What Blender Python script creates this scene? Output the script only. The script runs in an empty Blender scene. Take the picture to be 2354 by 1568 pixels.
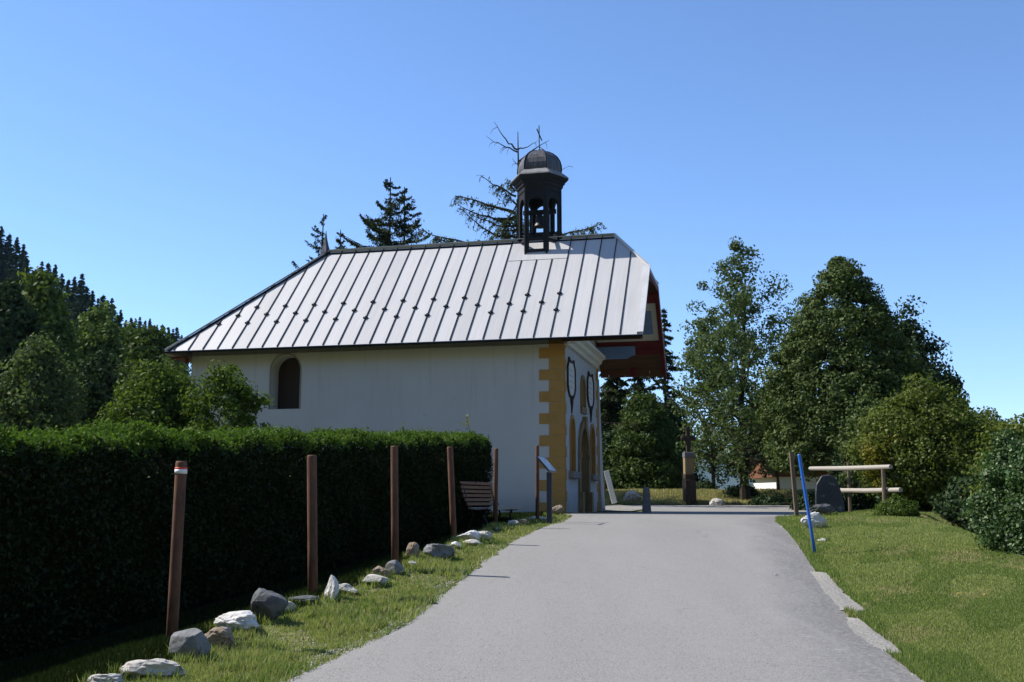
import bpy, bmesh, math, random
import numpy as np
from mathutils import Vector, noise as mn
R = math.radians
scene = bpy.context.scene
col = scene.collection

# ------------------------------------------------------------------ camera
F, CX, CY = 2400.0, 1176.5, 784.0          # focal length and centre in a 2353 px wide frame
PITCH = math.atan(366 / F)
cam_d = bpy.data.cameras.new('camera'); cam_d.sensor_width = 36; cam_d.lens = F / 2353 * 36
cam_d.clip_start = .05; cam_d.clip_end = 30000
cam = bpy.data.objects.new('camera', cam_d); col.objects.link(cam)
cam.location = (0, 0, 0); cam.rotation_euler = (R(90) + PITCH, 0, 0)
scene.camera = cam

# ------------------------------------------------------------------ light
SUN_AZ, SUN_EL = 74, 47                    # degrees left of the view direction, elevation
sa, se = R(SUN_AZ), R(SUN_EL)
to_sun = Vector((-math.sin(sa) * math.cos(se), math.cos(sa) * math.cos(se), math.sin(se)))
world = bpy.data.worlds.new('World'); scene.world = world; world.use_nodes = True
wn = world.node_tree; wn.nodes.clear()
sky = wn.nodes.new('ShaderNodeTexSky'); sky.sky_type = 'NISHITA'; sky.sun_disc = False
sky.sun_elevation = se; sky.sun_rotation = -sa; sky.altitude = 1200
sky.air_density = .85; sky.dust_density = 0; sky.ozone_density = 3.2
bg = wn.nodes.new('ShaderNodeBackground'); bg.inputs[1].default_value = .15
wo = wn.nodes.new('ShaderNodeOutputWorld')
hsv = wn.nodes.new('ShaderNodeHueSaturation'); hsv.inputs['Saturation'].default_value = 1.08; hsv.inputs['Hue'].default_value = .503; wn.links.new(sky.outputs[0], hsv.inputs['Color']); wn.links.new(hsv.outputs[0], bg.inputs[0]); wn.links.new(bg.outputs[0], wo.inputs[0])
sl = bpy.data.lights.new('sun', 'SUN'); sl.energy = 4.7; sl.angle = R(.5); sl.color = (1, .94, .86)
so = bpy.data.objects.new('sun', sl); col.objects.link(so); so.location = (-30, 20, 40)
so.rotation_euler = to_sun.to_track_quat('Z', 'Y').to_euler()
scene.view_settings.view_transform = 'Standard'; scene.view_settings.look = 'None'
scene.view_settings.exposure = .68; scene.view_settings.gamma = 1
scene.cycles.max_bounces = 6; scene.cycles.transparent_max_bounces = 6

# ------------------------------------------------------------------ terrain
PK = np.array([(-40, -3.2), (-20, -2.4), (0, -1.62), (7.3, -1.27), (8.5, -1.22), (11.7, -1.07), (13.75, -.92), (17.5, -.70), (21, -.53),
               (25, -.42), (30, -.36), (33, -.40), (37, -.38), (42, -.22), (48, -.2), (60, -.7), (75, -2.5), (120, -12), (300, -45), (1000, -120), (9000, -500)])
def prof(y):
    s = 0
    for d in (-1.2, -.6, 0, .6, 1.2): s = s + np.interp(y + d, PK[:, 0], PK[:, 1])
    return s / 5
def sstep(a, b, x):
    t = np.clip((x - a) / (b - a), 0, 1); return t * t * (3 - 2 * t)
RL = np.array([(-30, -6), (0, -2.9), (7.3, -1.66), (10, -1.0), (12.3, -.72), (14.1, -.5), (18, .05), (21, .6), (23, 1.09), (26.5, 1.5), (28, 1.42), (30, 1.8), (33, 2.4), (34.6, 4.3), (39, 4.9), (45, 4.6)])
RR = np.array([(-30, -1.5), (0, 2.35), (7.3, 2.87), (9.6, 3.13), (13.8, 3.95), (17, 4.6), (20, 5.2), (23, 5.75), (25, 6.25), (26.5, 7.1), (28.5, 8.6), (31, 10.2), (35, 12), (40, 14), (45, 16)])
EK = np.array([(-20, 9), (3, 8.2), (9, 6.9), (13.5, 6.7), (16, 7.2), (20, 8.1), (23, 8.6), (25, 10.5), (30, 15), (38, 24), (60, 60), (400, 300)])
def terr(x, y):
    x = np.asarray(x, float); y = np.asarray(y, float)
    z = prof(y)
    xr = np.interp(y, RR[:, 0], RR[:, 1]); xl = np.interp(y, RL[:, 0], RL[:, 1]); xe = np.interp(y, EK[:, 0], EK[:, 1])
    near = 1 - sstep(27, 34, y)
    z = z + near * .12 * sstep(.15, 1.6, x - xr)
    d = np.maximum(0, x - xe); z = z - np.minimum(.34 * d ** 1.25 * (1 - .6 * sstep(24, 40, y)), 6)
    px = np.interp(y, [-10, 8.5, 23.2, 26], [-6.9, -2.9, .3, .9])           # line of the posts and stones
    z = z - .30 * sstep(.15, 1.0, px - x) * (1 - sstep(20, 24, y))
    z = z + .05 * np.exp(-((x - px - .1) / .35) ** 2) * (1 - sstep(21, 24, y))
    z = z + .62 * np.exp(-((y - 48.5) / 2.2) ** 2) * sstep(1.5, 4, x) * (1 - sstep(13, 24, x))   # bank behind the lane
    hill = .60 * np.maximum(0, -x - 34 - .02 * (y - 60)) * sstep(70, 230, y) + .10 * np.maximum(0, -x - 14) * sstep(36, 80, y)
    z = z + hill * (1 - .3 * sstep(260, 900, y))
    z = z + 1.5 * sstep(52, 90, y) * (1 - sstep(100, 250, y)) * sstep(5, 25, -x)
    z = z + .02 * np.sin(x * 1.7 + y * .6) * np.sin(y * 1.1 - x * .4) + .012 * np.sin(x * 3.9 + 1.3) * np.sin(y * 3.1)
    z = z + .62 * np.maximum(0, -y - 34) * (1 - .7 * sstep(200, 900, -y))      # unseen slope added behind the camera to block low sky light
    inr = sstep(-.05, .25, np.minimum(x - xl, xr - x)) * (y < 45)
    base = prof(y)
    z = np.where(inr > 0, z * (1 - inr) + (base - .05) * inr, z)
    return z
def tz(x, y): return float(terr(x, y))
def ray(px, py):
    a = (px - CX) / F; b = (CY - py) / F
    return Vector((a, math.cos(PITCH) - b * math.sin(PITCH), math.sin(PITCH) + b * math.cos(PITCH)))
def at(px, py, Y):
    r = ray(px, py); return r * (Y / r.y)
def ground_at(px, py):
    r = ray(px, py); ys = np.arange(3, 80, .05); k = ys / r.y
    zz = terr(k * r.x, ys); h = np.nonzero(k * r.z < zz)[0]
    y = ys[h[0]] if len(h) else 45.
    return Vector((r.x * y / r.y, y, tz(r.x * y / r.y, y)))

# ------------------------------------------------------------------ materials
def mat(name, base=(.5, .5, .5), rough=.8, spec=.3, metal=0.0):
    m = bpy.data.materials.new(name); m.use_nodes = True
    b = m.node_tree.nodes['Principled BSDF']
    b.inputs['Base Color'].default_value = (*base, 1); b.inputs['Roughness'].default_value = rough
    b.inputs['Metallic'].default_value = metal; b.inputs['Specular IOR Level'].default_value = spec
    return m
def nd(m, t, **kw):
    n = m.node_tree.nodes.new(t)
    for k, v in kw.items(): setattr(n, k, v)
    return n
def lk(m, a, b): m.node_tree.links.new(a, b)
def noisy(name, stops, scale=5, rough=.8, spec=.3, detail=6, bump=0.0, bscale=None, stretch=(1, 1, 1), metal=0.0, bdist=.01, coord='Object', nrough=.6, second=None):
    """colour ramp over noise, optional second ramp overlay: (scale, lo, hi, colour)"""
    m = mat(name, stops[0][1], rough, spec, metal); b = m.node_tree.nodes['Principled BSDF']
    tc = nd(m, 'ShaderNodeTexCoord'); mp = nd(m, 'ShaderNodeMapping'); mp.inputs['Scale'].default_value = stretch
    lk(m, tc.outputs[coord], mp.inputs[0])
    n = nd(m, 'ShaderNodeTexNoise'); n.inputs['Scale'].default_value = scale; n.inputs['Detail'].default_value = detail; n.inputs['Roughness'].default_value = nrough
    lk(m, mp.outputs[0], n.inputs['Vector'])
    cr = nd(m, 'ShaderNodeValToRGB'); els = cr.color_ramp.elements
    while len(els) < len(stops): els.new(.5)
    for e, (p, c) in zip(els, stops): e.position = p; e.color = (*c, 1)
    lk(m, n.outputs['Fac'], cr.inputs[0]); out = cr.outputs[0]
    if second:
        for sc, lo, hi, c in (second if isinstance(second, list) else [second]):
            n2 = nd(m, 'ShaderNodeTexNoise'); n2.inputs['Scale'].default_value = sc; n2.inputs['Detail'].default_value = 5
            lk(m, tc.outputs[coord], n2.inputs['Vector'])
            mr = nd(m, 'ShaderNodeMapRange'); mr.inputs[1].default_value = lo; mr.inputs[2].default_value = hi
            lk(m, n2.outputs['Fac'], mr.inputs[0])
            mx = nd(m, 'ShaderNodeMix', data_type='RGBA'); lk(m, mr.outputs[0], mx.inputs[0]); lk(m, out, mx.inputs[6]); mx.inputs[7].default_value = (*c, 1)
            out = mx.outputs[2]
    lk(m, out, b.inputs['Base Color'])
    if bump:
        nb = nd(m, 'ShaderNodeTexNoise'); nb.inputs['Scale'].default_value = bscale or scale * 3; nb.inputs['Detail'].default_value = 8
        lk(m, mp.outputs[0], nb.inputs['Vector'])
        bp = nd(m, 'ShaderNodeBump'); bp.inputs['Strength'].default_value = bump; bp.inputs['Distance'].default_value = bdist
        lk(m, nb.outputs['Fac'], bp.inputs['Height']); lk(m, bp.outputs[0], b.inputs['Normal'])
    return m
def leafmat(name, c1, c2, trans=.35, gloss=.12, rough=.5, c3=None):
    m = bpy.data.materials.new(name); m.use_nodes = True; nt = m.node_tree; nt.nodes.clear()
    o = nt.nodes.new('ShaderNodeOutputMaterial'); g = nt.nodes.new('ShaderNodeNewGeometry')
    r = nt.nodes.new('ShaderNodeValToRGB'); r.color_ramp.elements[0].color = (*c1, 1); r.color_ramp.elements[1].color = (*c2, 1)
    if c3: r.color_ramp.elements[1].position = .86; e3 = r.color_ramp.elements.new(.93); e3.color = (*c3, 1)
    nt.links.new(g.outputs['Random Per Island'], r.inputs[0])
    d = nt.nodes.new('ShaderNodeBsdfDiffuse'); t = nt.nodes.new('ShaderNodeBsdfTranslucent'); gl = nt.nodes.new('ShaderNodeBsdfGlossy'); gl.inputs['Roughness'].default_value = rough
    gl.inputs[0].default_value = (.5, .5, .45, 1)
    hs = nt.nodes.new('ShaderNodeMix'); hs.data_type = 'RGBA'; hs.blend_type = 'MULTIPLY'; hs.inputs[0].default_value = 1; hs.inputs[7].default_value = (1.2, 1.3, .7, 1)
    nt.links.new(r.outputs[0], hs.inputs[6]); nt.links.new(hs.outputs[2], t.inputs[0]); nt.links.new(r.outputs[0], d.inputs[0])
    m1 = nt.nodes.new('ShaderNodeMixShader'); m1.inputs[0].default_value = trans; nt.links.new(d.outputs[0], m1.inputs[1]); nt.links.new(t.outputs[0], m1.inputs[2])
    m2 = nt.nodes.new('ShaderNodeMixShader'); m2.inputs[0].default_value = gloss; nt.links.new(m1.outputs[0], m2.inputs[1]); nt.links.new(gl.outputs[0], m2.inputs[2])
    nt.links.new(m2.outputs[0], o.inputs[0])
    return m

M = {}
M['plaster'] = noisy('white_plaster', [(.3, (.42, .44, .465)), (.7, (.46, .48, .505))], .8, .9, .1, bump=.35, bscale=22, bdist=.008, second=[(.35, .6, .8, (.385, .39, .39)), (2.5, .66, .8, (.39, .395, .395))])
M['ochre'] = noisy('ochre_paint', [(.3, (.29, .17, .05)), (.55, (.36, .21, .065)), (.75, (.30, .19, .08))], 3, .85, .2, bump=.15, bscale=50, bdist=.003)
M['ochre_stone'] = noisy('ochre_stone', [(.3, (.20, .15, .08)), (.7, (.27, .2, .11))], 3, .85, .2, bump=.3, bscale=30)
M['stone'] = noisy('grey_stone', [(.3, (.19, .175, .155)), (.7, (.26, .24, .21))], 4, .85, .3, bump=.4, bscale=30)
M['cream'] = noisy('cream_paint', [(.3, (.55, .53, .46)), (.7, (.62, .6, .53))], 3, .8, .2)
M['roof'] = noisy('pale_roof_metal', [(.3, (.505, .50, .505)), (.7, (.54, .535, .535))], .5, .55, .28, bump=.06, bscale=1.6, bdist=.02, second=(.25, .5, .8, (.49, .49, .50)))
def roof_panels(m):
    b = m.node_tree.nodes['Principled BSDF']; src = b.inputs['Base Color'].links[0].from_socket
    tc = nd(m, 'ShaderNodeTexCoord'); sx = nd(m, 'ShaderNodeSeparateXYZ'); lk(m, tc.outputs['Object'], sx.inputs[0])
    a = nd(m, 'ShaderNodeMath', operation='MULTIPLY_ADD'); a.inputs[1].default_value = 2; a.inputs[2].default_value = 24.6; lk(m, sx.outputs[0], a.inputs[0])
    fl = nd(m, 'ShaderNodeMath', operation='FLOOR'); lk(m, a.outputs[0], fl.inputs[0])
    w = nd(m, 'ShaderNodeTexWhiteNoise', noise_dimensions='1D'); lk(m, fl.outputs[0], w.inputs['W'])
    mr = nd(m, 'ShaderNodeMapRange'); mr.inputs[3].default_value = .93; mr.inputs[4].default_value = 1.05; lk(m, w.outputs['Value'], mr.inputs[0])
    # rain streaks down the slope
    mp = nd(m, 'ShaderNodeMapping'); mp.inputs['Scale'].default_value = (9, .35, .35); lk(m, tc.outputs['Object'], mp.inputs[0])
    n = nd(m, 'ShaderNodeTexNoise'); n.inputs['Scale'].default_value = 1.5; n.inputs['Detail'].default_value = 5; lk(m, mp.outputs[0], n.inputs['Vector'])
    m2 = nd(m, 'ShaderNodeMapRange'); m2.inputs[1].default_value = .35; m2.inputs[2].default_value = .7; m2.inputs[3].default_value = .93; m2.inputs[4].default_value = 1.03; lk(m, n.outputs['Fac'], m2.inputs[0])
    k = nd(m, 'ShaderNodeMath', operation='MULTIPLY'); lk(m, mr.outputs[0], k.inputs[0]); lk(m, m2.outputs[0], k.inputs[1])
    vm = nd(m, 'ShaderNodeVectorMath', operation='SCALE'); lk(m, src, vm.inputs[0]); lk(m, k.outputs[0], vm.inputs['Scale']); lk(m, vm.outputs[0], b.inputs['Base Color'])
roof_panels(M['roof'])
def wall_dirt(m, zlo):
    b = m.node_tree.nodes['Principled BSDF']; src = b.inputs['Base Color'].links[0].from_socket
    tc = nd(m, 'ShaderNodeTexCoord'); sx = nd(m, 'ShaderNodeSeparateXYZ'); lk(m, tc.outputs['Object'], sx.inputs[0])
    mp = nd(m, 'ShaderNodeMapping'); mp.inputs['Scale'].default_value = (3, 3, .22); lk(m, tc.outputs['Object'], mp.inputs[0])
    n = nd(m, 'ShaderNodeTexNoise'); n.inputs['Scale'].default_value = 2; n.inputs['Detail'].default_value = 7; lk(m, mp.outputs[0], n.inputs['Vector'])
    st = nd(m, 'ShaderNodeMapRange'); st.inputs[1].default_value = .55; st.inputs[2].default_value = .75; st.inputs[4].default_value = .5; lk(m, n.outputs['Fac'], st.inputs[0])
    zt = nd(m, 'ShaderNodeMapRange'); zt.inputs[1].default_value = 2.4; zt.inputs[2].default_value = 5.2; lk(m, sx.outputs[2], zt.inputs[0])
    k = nd(m, 'ShaderNodeMath', operation='MULTIPLY'); lk(m, st.outputs[0], k.inputs[0]); lk(m, zt.outputs[0], k.inputs[1])
    zb = nd(m, 'ShaderNodeMapRange'); zb.inputs[1].default_value = .75; zb.inputs[2].default_value = .0; lk(m, sx.outputs[2], zb.inputs[0])
    n2 = nd(m, 'ShaderNodeTexNoise'); n2.inputs['Scale'].default_value = 2.3; n2.inputs['Detail'].default_value = 6; lk(m, tc.outputs['Object'], n2.inputs['Vector'])
    k2 = nd(m, 'ShaderNodeMath', operation='MULTIPLY'); lk(m, zb.outputs[0], k2.inputs[0]); lk(m, n2.outputs['Fac'], k2.inputs[1])
    k3 = nd(m, 'ShaderNodeMath', operation='MAXIMUM'); lk(m, k.outputs[0], k3.inputs[0]); lk(m, k2.outputs[0], k3.inputs[1])
    mx = nd(m, 'ShaderNodeMix', data_type='RGBA'); lk(m, k3.outputs[0], mx.inputs[0]); lk(m, src, mx.inputs[6]); mx.inputs[7].default_value = (.25, .25, .235, 1); lk(m, mx.outputs[2], b.inputs['Base Color'])
wall_dirt(M['plaster'], 0)
M['seam'] = mat('dark_seam_metal', (.010, .011, .014), .7, .12)
M['lead'] = noisy('weathered_lead', [(.3, (.04, .042, .048)), (.5, (.075, .077, .085)), (.72, (.18, .178, .175))], 3, .55, .4, stretch=(3, 3, .5), metal=.3)
M['lead2'] = noisy('painted_belfry_metal', [(.3, (.014, .016, .021)), (.7, (.024, .027, .033))], 3, .75, .15)
M['flash'] = noisy('bright_flashing', [(.3, (.5, .5, .5)), (.7, (.62, .62, .62))], 2, .4, .5)
M['soffit'] = noisy('brown_boards', [(.3, (.07, .035, .018)), (.7, (.13, .065, .03))], 3, .7, .3, stretch=(.5, 6, 6))
M['red'] = noisy('red_paint', [(.3, (.12, .014, .014)), (.7, (.17, .02, .02))], 3, .65, .3)
M['redbrown'] = noisy('red_brown_boards', [(.3, (.10, .035, .018)), (.7, (.15, .055, .025))], 3, .7, .3, stretch=(.5, 5, 5))
M['bluepaint'] = noisy('slate_blue_paint', [(.3, (.15, .24, .42)), (.7, (.19, .29, .5))], 3, .7, .3)
M['glass_dark'] = mat('dark_window_glass', (.012, .010, .009), .5, .15)
M['door_wood'] = noisy('dark_door_wood', [(.3, (.025, .014, .01)), (.7, (.05, .03, .02))], 4, .6, .3, stretch=(5, 5, .6))
M['rust'] = noisy('rusty_steel', [(.25, (.05, .028, .02)), (.5, (.105, .055, .036)), (.75, (.19, .095, .055))], 14, .85, .2, stretch=(1, 1, .25), bump=.6, bscale=60, bdist=.003, second=(3, .55, .7, (.12, .07, .05)))
M['white_paint'] = mat('white_paint', (.75, .75, .75), .6)
M['red_tape'] = mat('red_paint_band', (.75, .06, .03), .5)
M['black_iron'] = mat('black_iron', (.015, .015, .016), .5, .4)
M['panel_metal'] = mat('dark_blue_grey_metal', (.035, .042, .06), .45, .5)
M['slat'] = noisy('bench_slat_wood', [(.3, (.15, .065, .025)), (.7, (.24, .11, .042))], 6, .6, .35, stretch=(1, 6, 6))
M['grey_wood'] = noisy('weathered_wood', [(.3, (.10, .075, .055)), (.7, (.19, .15, .11))], 5, .85, .2, stretch=(8, 8, 1), bump=.4, bscale=20)
M['rail_wood'] = noisy('pale_rail_wood', [(.3, (.27, .245, .21)), (.7, (.42, .39, .34))], 5, .8, .2, stretch=(1, 8, 8), bump=.3)
M['blue_pole'] = mat('blue_pole_paint', (.02, .14, .55), .35, .5)
M['bark'] = noisy('dark_bark', [(.3, (.03, .024, .018)), (.7, (.075, .06, .045))], 8, .95, .1, stretch=(3, 3, .5), bump=.6)
M['asphalt'] = None
M['slate'] = noisy('dark_blue_slab', [(.3, (.028, .034, .046)), (.7, (.05, .06, .078))], 2.5, .6, .3, bump=.4, bscale=12, bdist=.02, second=(5, .6, .7, (.16, .18, .2)))
M['bollard'] = noisy('grey_granite', [(.3, (.10, .10, .108)), (.7, (.16, .16, .168))], 8, .8, .3, bump=.3, bscale=60)
M['board_white'] = noisy('white_board', [(.3, (.68, .68, .66)), (.7, (.78, .78, .76))], 3, .6, .3)
M['house_white'] = noisy('house_plaster', [(.3, (.78, .76, .7)), (.7, (.84, .82, .76))], 1, .9, .2)
M['house_wood'] = noisy('house_boards', [(.3, (.11, .045, .025)), (.7, (.22, .10, .055))], 3, .8, .2, stretch=(8, 8, .6))
M['house_roof'] = noisy('dark_roof_tiles', [(.3, (.04, .035, .03)), (.7, (.07, .06, .05))], 3, .8, .2)

def road_material():
    m = mat('road_asphalt', (.2, .2, .2), .82, .3); b = m.node_tree.nodes['Principled BSDF']
    tc = nd(m, 'ShaderNodeTexCoord'); uv = nd(m, 'ShaderNodeSeparateXYZ'); lk(m, tc.outputs['UV'], uv.inputs[0])
    def noise(scale, st=(1, 1, 1), det=5, rough=.55):
        mp = nd(m, 'ShaderNodeMapping'); mp.inputs['Scale'].default_value = st; lk(m, tc.outputs['Object'], mp.inputs[0])
        n = nd(m, 'ShaderNodeTexNoise'); n.inputs['Scale'].default_value = scale; n.inputs['Detail'].default_value = det; n.inputs['Roughness'].default_value = rough
        lk(m, mp.outputs[0], n.inputs['Vector']); return n.outputs['Fac']
    def mrange(src, a, b_, c=0., d=1.):
        r = nd(m, 'ShaderNodeMapRange'); r.clamp = True
        for i, v in enumerate((a, b_, c, d)): r.inputs[i + 1].default_value = v
        lk(m, src, r.inputs[0]); return r.outputs[0]
    def math_(op, a, b_):
        n = nd(m, 'ShaderNodeMath', operation=op)
        for i, v in enumerate((a, b_)):
            if isinstance(v, (int, float)): n.inputs[i].default_value = v
            else: lk(m, v, n.inputs[i])
        return n.outputs[0]
    def mix(f, a, b_):
        n = nd(m, 'ShaderNodeMix', data_type='RGBA'); lk(m, f, n.inputs[0])
        for i, v in ((6, a), (7, b_)):
            if isinstance(v, tuple): n.inputs[i].default_value = (*v, 1)
            else: lk(m, v, n.inputs[i])
        return n.outputs[2]
    c = mix(mrange(noise(.5, (1.6, .35, 1)), .35, .65), (.175, .169, .157), (.212, .204, .189))
    c = mix(mrange(noise(90, det=3), .35, .7), c, (.30, .29, .27))
    c = mix(mrange(noise(75, det=2), .58, .66), c, (.075, .073, .07))
    # darker, newer bitumen along the right edge: uv.x near 1, broken by noise
    e = math_('ADD', uv.outputs[0], math_('MULTIPLY', math_('SUBTRACT', noise(1.1, (2.5, .8, 1)), .5), .16))
    dk = math_('MULTIPLY', mrange(e, .82, .95), mrange(noise(22, det=6, rough=.8), .38, .56))
    c = mix(math_('MULTIPLY', dk, .85), c, (.105, .102, .098))
    # pale worn scuffs near the right edge and left edge dust
    sc = math_('MULTIPLY', mrange(noise(4, (1, 2.2, 1), 8, .7), .60, .68), mrange(e, .80, .86))
    c = mix(math_('MULTIPLY', sc, .7), c, (.3, .293, .28))
    el = math_('SUBTRACT', uv.outputs[0], math_('MULTIPLY', math_('SUBTRACT', noise(2.0), .5), .12))
    c = mix(math_('MULTIPLY', mrange(el, .045, .0), .55), c, (.25, .24, .22))
    # long pale tyre streaks
    w = mrange(noise(.9, (3.0, .12, 1), 3), .52, .66)
    c = mix(math_('MULTIPLY', w, .35), c, (.235, .229, .217))
    vo = nd(m, 'ShaderNodeTexVoronoi', feature='DISTANCE_TO_EDGE'); vo.inputs['Scale'].default_value = .42
    mpv = nd(m, 'ShaderNodeMapping'); lk(m, tc.outputs['Object'], mpv.inputs[0]); nv = nd(m, 'ShaderNodeTexNoise'); nv.inputs['Scale'].default_value = 2.5; nv.inputs['Detail'].default_value = 6; lk(m, tc.outputs['Object'], nv.inputs['Vector'])
    av = nd(m, 'ShaderNodeVectorMath', operation='MULTIPLY_ADD'); av.inputs[1].default_value = (.7, .7, 0); lk(m, nv.outputs['Color'], av.inputs[0]); lk(m, mpv.outputs[0], av.inputs[2]); lk(m, av.outputs[0], vo.inputs['Vector'])
    ck = math_('MULTIPLY', mrange(vo.outputs['Distance'], .006, .002), mrange(noise(.8), .52, .6))
    c = mix(math_('MULTIPLY', ck, .28), c, (.06, .058, .055))
    c = mix(math_('MULTIPLY', mrange(noise(7, det=8, rough=.75), .58, .72), .25), c, (.12, .117, .11))
    lk(m, c, b.inputs['Base Color'])
    bp = nd(m, 'ShaderNodeBump'); bp.inputs['Strength'].default_value = .35; bp.inputs['Distance'].default_value = .006
    lk(m, noise(170, det=3), bp.inputs['Height']); lk(m, bp.outputs[0], b.inputs['Normal'])
    return m
M['asphalt'] = road_material()
M['grass_ground'] = noisy('grass_soil', [(.3, (.08, .09, .03)), (.5, (.12, .125, .045)), (.72, (.17, .16, .08))], .9, .95, .1, bump=.5, bscale=40, bdist=.02, second=[(1.4, .50, .66, (.19, .17, .10)), (25, .62, .72, (.03, .045, .012))])
M['gravel'] = noisy('gravel_patch', [(.3, (.15, .14, .12)), (.5, (.25, .24, .215)), (.7, (.37, .355, .32))], 45, .95, .15, bump=1, bscale=70, bdist=.012)
M['wood_floor'] = noisy('far_wood_floor', [(.3, (.012, .022, .008)), (.7, (.03, .045, .015))], .3, .95, .1)
M['mountain'] = noisy('far_mountain', [(.3, (.035, .05, .03)), (.6, (.08, .10, .06)), (.8, (.2, .2, .19))], .004, .95, .1)

# ------------------------------------------------------------------ mesh helpers
class MB:
    def __init__(s): s.v = []; s.f = []
    def poly(s, pts):
        b = len(s.v); s.v += [tuple(p) for p in pts]; s.f.append(tuple(range(b, b + len(pts)))); return s
    def box(s, lo, hi):
        x0, y0, z0 = lo; x1, y1, z1 = hi; b = len(s.v)
        s.v += [(x0, y0, z0), (x1, y0, z0), (x1, y1, z0), (x0, y1, z0), (x0, y0, z1), (x1, y0, z1), (x1, y1, z1), (x0, y1, z1)]
        s.f += [tuple(b + i for i in q) for q in ((0, 3, 2, 1), (4, 5, 6, 7), (0, 1, 5, 4), (1, 2, 6, 5), (2, 3, 7, 6), (3, 0, 4, 7))]; return s
    def prism(s, pts, vec):
        """pts: planar polygon, extruded along vec"""
        n = len(pts); b = len(s.v); vec = Vector(vec)
        s.v += [tuple(p) for p in pts] + [tuple(Vector(p) + vec) for p in pts]
        s.f += [tuple(range(b, b + n))[::-1], tuple(range(b + n, b + 2 * n))] + [(b + i, b + (i + 1) % n, b + n + (i + 1) % n, b + n + i) for i in range(n)]; return s
    def bar(s, a, b_, w, h=None, up=(0, 0, 1)):
        a = Vector(a); b_ = Vector(b_); d = (b_ - a).normalized(); h = h or w
        up = Vector(up); sd = d.cross(up)
        if sd.length < 1e-4: sd = d.cross(Vector((1, 0, 0)))
        sd.normalize(); u = sd.cross(d)
        pts = [a + sd * w / 2 * i + u * h / 2 * j for i, j in ((-1, -1), (1, -1), (1, 1), (-1, 1))]
        return s.prism(pts, b_ - a)
    def tube(s, path, rad, n=8, cap=True):
        path = [Vector(p) for p in path]; b = len(s.v)
        if isinstance(rad, (int, float)): rad = [rad] * len(path)
        ref = None
        for i, p in enumerate(path):
            d = (path[min(i + 1, len(path) - 1)] - path[max(i - 1, 0)]).normalized()
            if ref is None: ref = d.orthogonal().normalized()
            ref = (ref - d * ref.dot(d)).normalized(); o = d.cross(ref)
            for k in range(n):
                t = 2 * math.pi * k / n; s.v.append(tuple(p + (ref * math.cos(t) + o * math.sin(t)) * rad[i]))
        for i in range(len(path) - 1):
            for k in range(n): a = b + i * n + k; c = b + i * n + (k + 1) % n; s.f.append((a, c, c + n, a + n))
        if cap: s.f.append(tuple(b + k for k in range(n))[::-1]); s.f.append(tuple(b + (len(path) - 1) * n + k for k in range(n)))
        return s
    def lathe(s, prof_, n=24, c=(0, 0, 0), rot=0.0, sx=1, sy=1):
        b = len(s.v)
        for r, z in prof_:
            for k in range(n):
                t = 2 * math.pi * k / n + rot; s.v.append((c[0] + r * sx * math.cos(t), c[1] + r * sy * math.sin(t), c[2] + z))
        for i in range(len(prof_) - 1):
            for k in range(n): a = b + i * n + k; e = b + i * n + (k + 1) % n; s.f.append((a, e, e + n, a + n))
        s.f.append(tuple(b + k for k in range(n))[::-1]); s.f.append(tuple(b + (len(prof_) - 1) * n + k for k in range(n)))
        return s
    def build(s, name, m, parent=None, smooth=False, bevel=0, off=(0, 0, 0)):
        me = bpy.data.meshes.new(name); v = s.v if off == (0, 0, 0) else [(a - off[0], b - off[1], c - off[2]) for a, b, c in s.v]
        me.from_pydata(v, [], s.f); me.validate()
        bm = bmesh.new(); bm.from_mesh(me); bmesh.ops.recalc_face_normals(bm, faces=bm.faces)
        if bevel: bmesh.ops.bevel(bm, geom=[e for e in bm.edges if len(e.link_faces) == 2 and e.calc_face_angle(0) > .5], offset=bevel, segments=1, affect='EDGES')
        bm.to_mesh(me); bm.free()
        me.materials.append(m)
        if smooth: me.polygons.foreach_set('use_smooth', [True] * len(me.polygons))
        o = bpy.data.objects.new(name, me); col.objects.link(o)
        if parent: o.parent = parent
        if off != (0, 0, 0) and not parent: o.location = off
        return o
def tag(o, label=None, cat=None, group=None, kind=None):
    if label: o['label'] = label
    if cat: o['category'] = cat
    if group: o['group'] = group
    if kind: o['kind'] = kind
    return o
def empty(name, loc, label, cat, group=None, rz=0):
    o = bpy.data.objects.new(name, None); col.objects.link(o); o.location = loc; o.rotation_euler = (0, 0, rz); o.empty_display_size = .2
    return tag(o, label, cat, group)
def np_mesh(name, verts, k, m, parent=None, loc=None):
    """verts (N*k,3), faces of k corners each"""
    n = len(verts) // k; me = bpy.data.meshes.new(name)
    me.vertices.add(n * k); me.vertices.foreach_set('co', np.ascontiguousarray(verts, dtype=np.float32).ravel())
    me.loops.add(n * k); me.loops.foreach_set('vertex_index', np.arange(n * k, dtype=np.int32))
    me.polygons.add(n); me.polygons.foreach_set('loop_start', np.arange(0, n * k, k, dtype=np.int32)); me.polygons.foreach_set('loop_total', np.full(n, k, dtype=np.int32))
    me.update(calc_edges=True); me.materials.append(m)
    o = bpy.data.objects.new(name, me); col.objects.link(o)
    if parent: o.parent = parent
    if loc is not None: o.location = loc
    return o
def unit(a): return a / np.maximum(np.linalg.norm(a, axis=1, keepdims=True), 1e-6)
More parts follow.
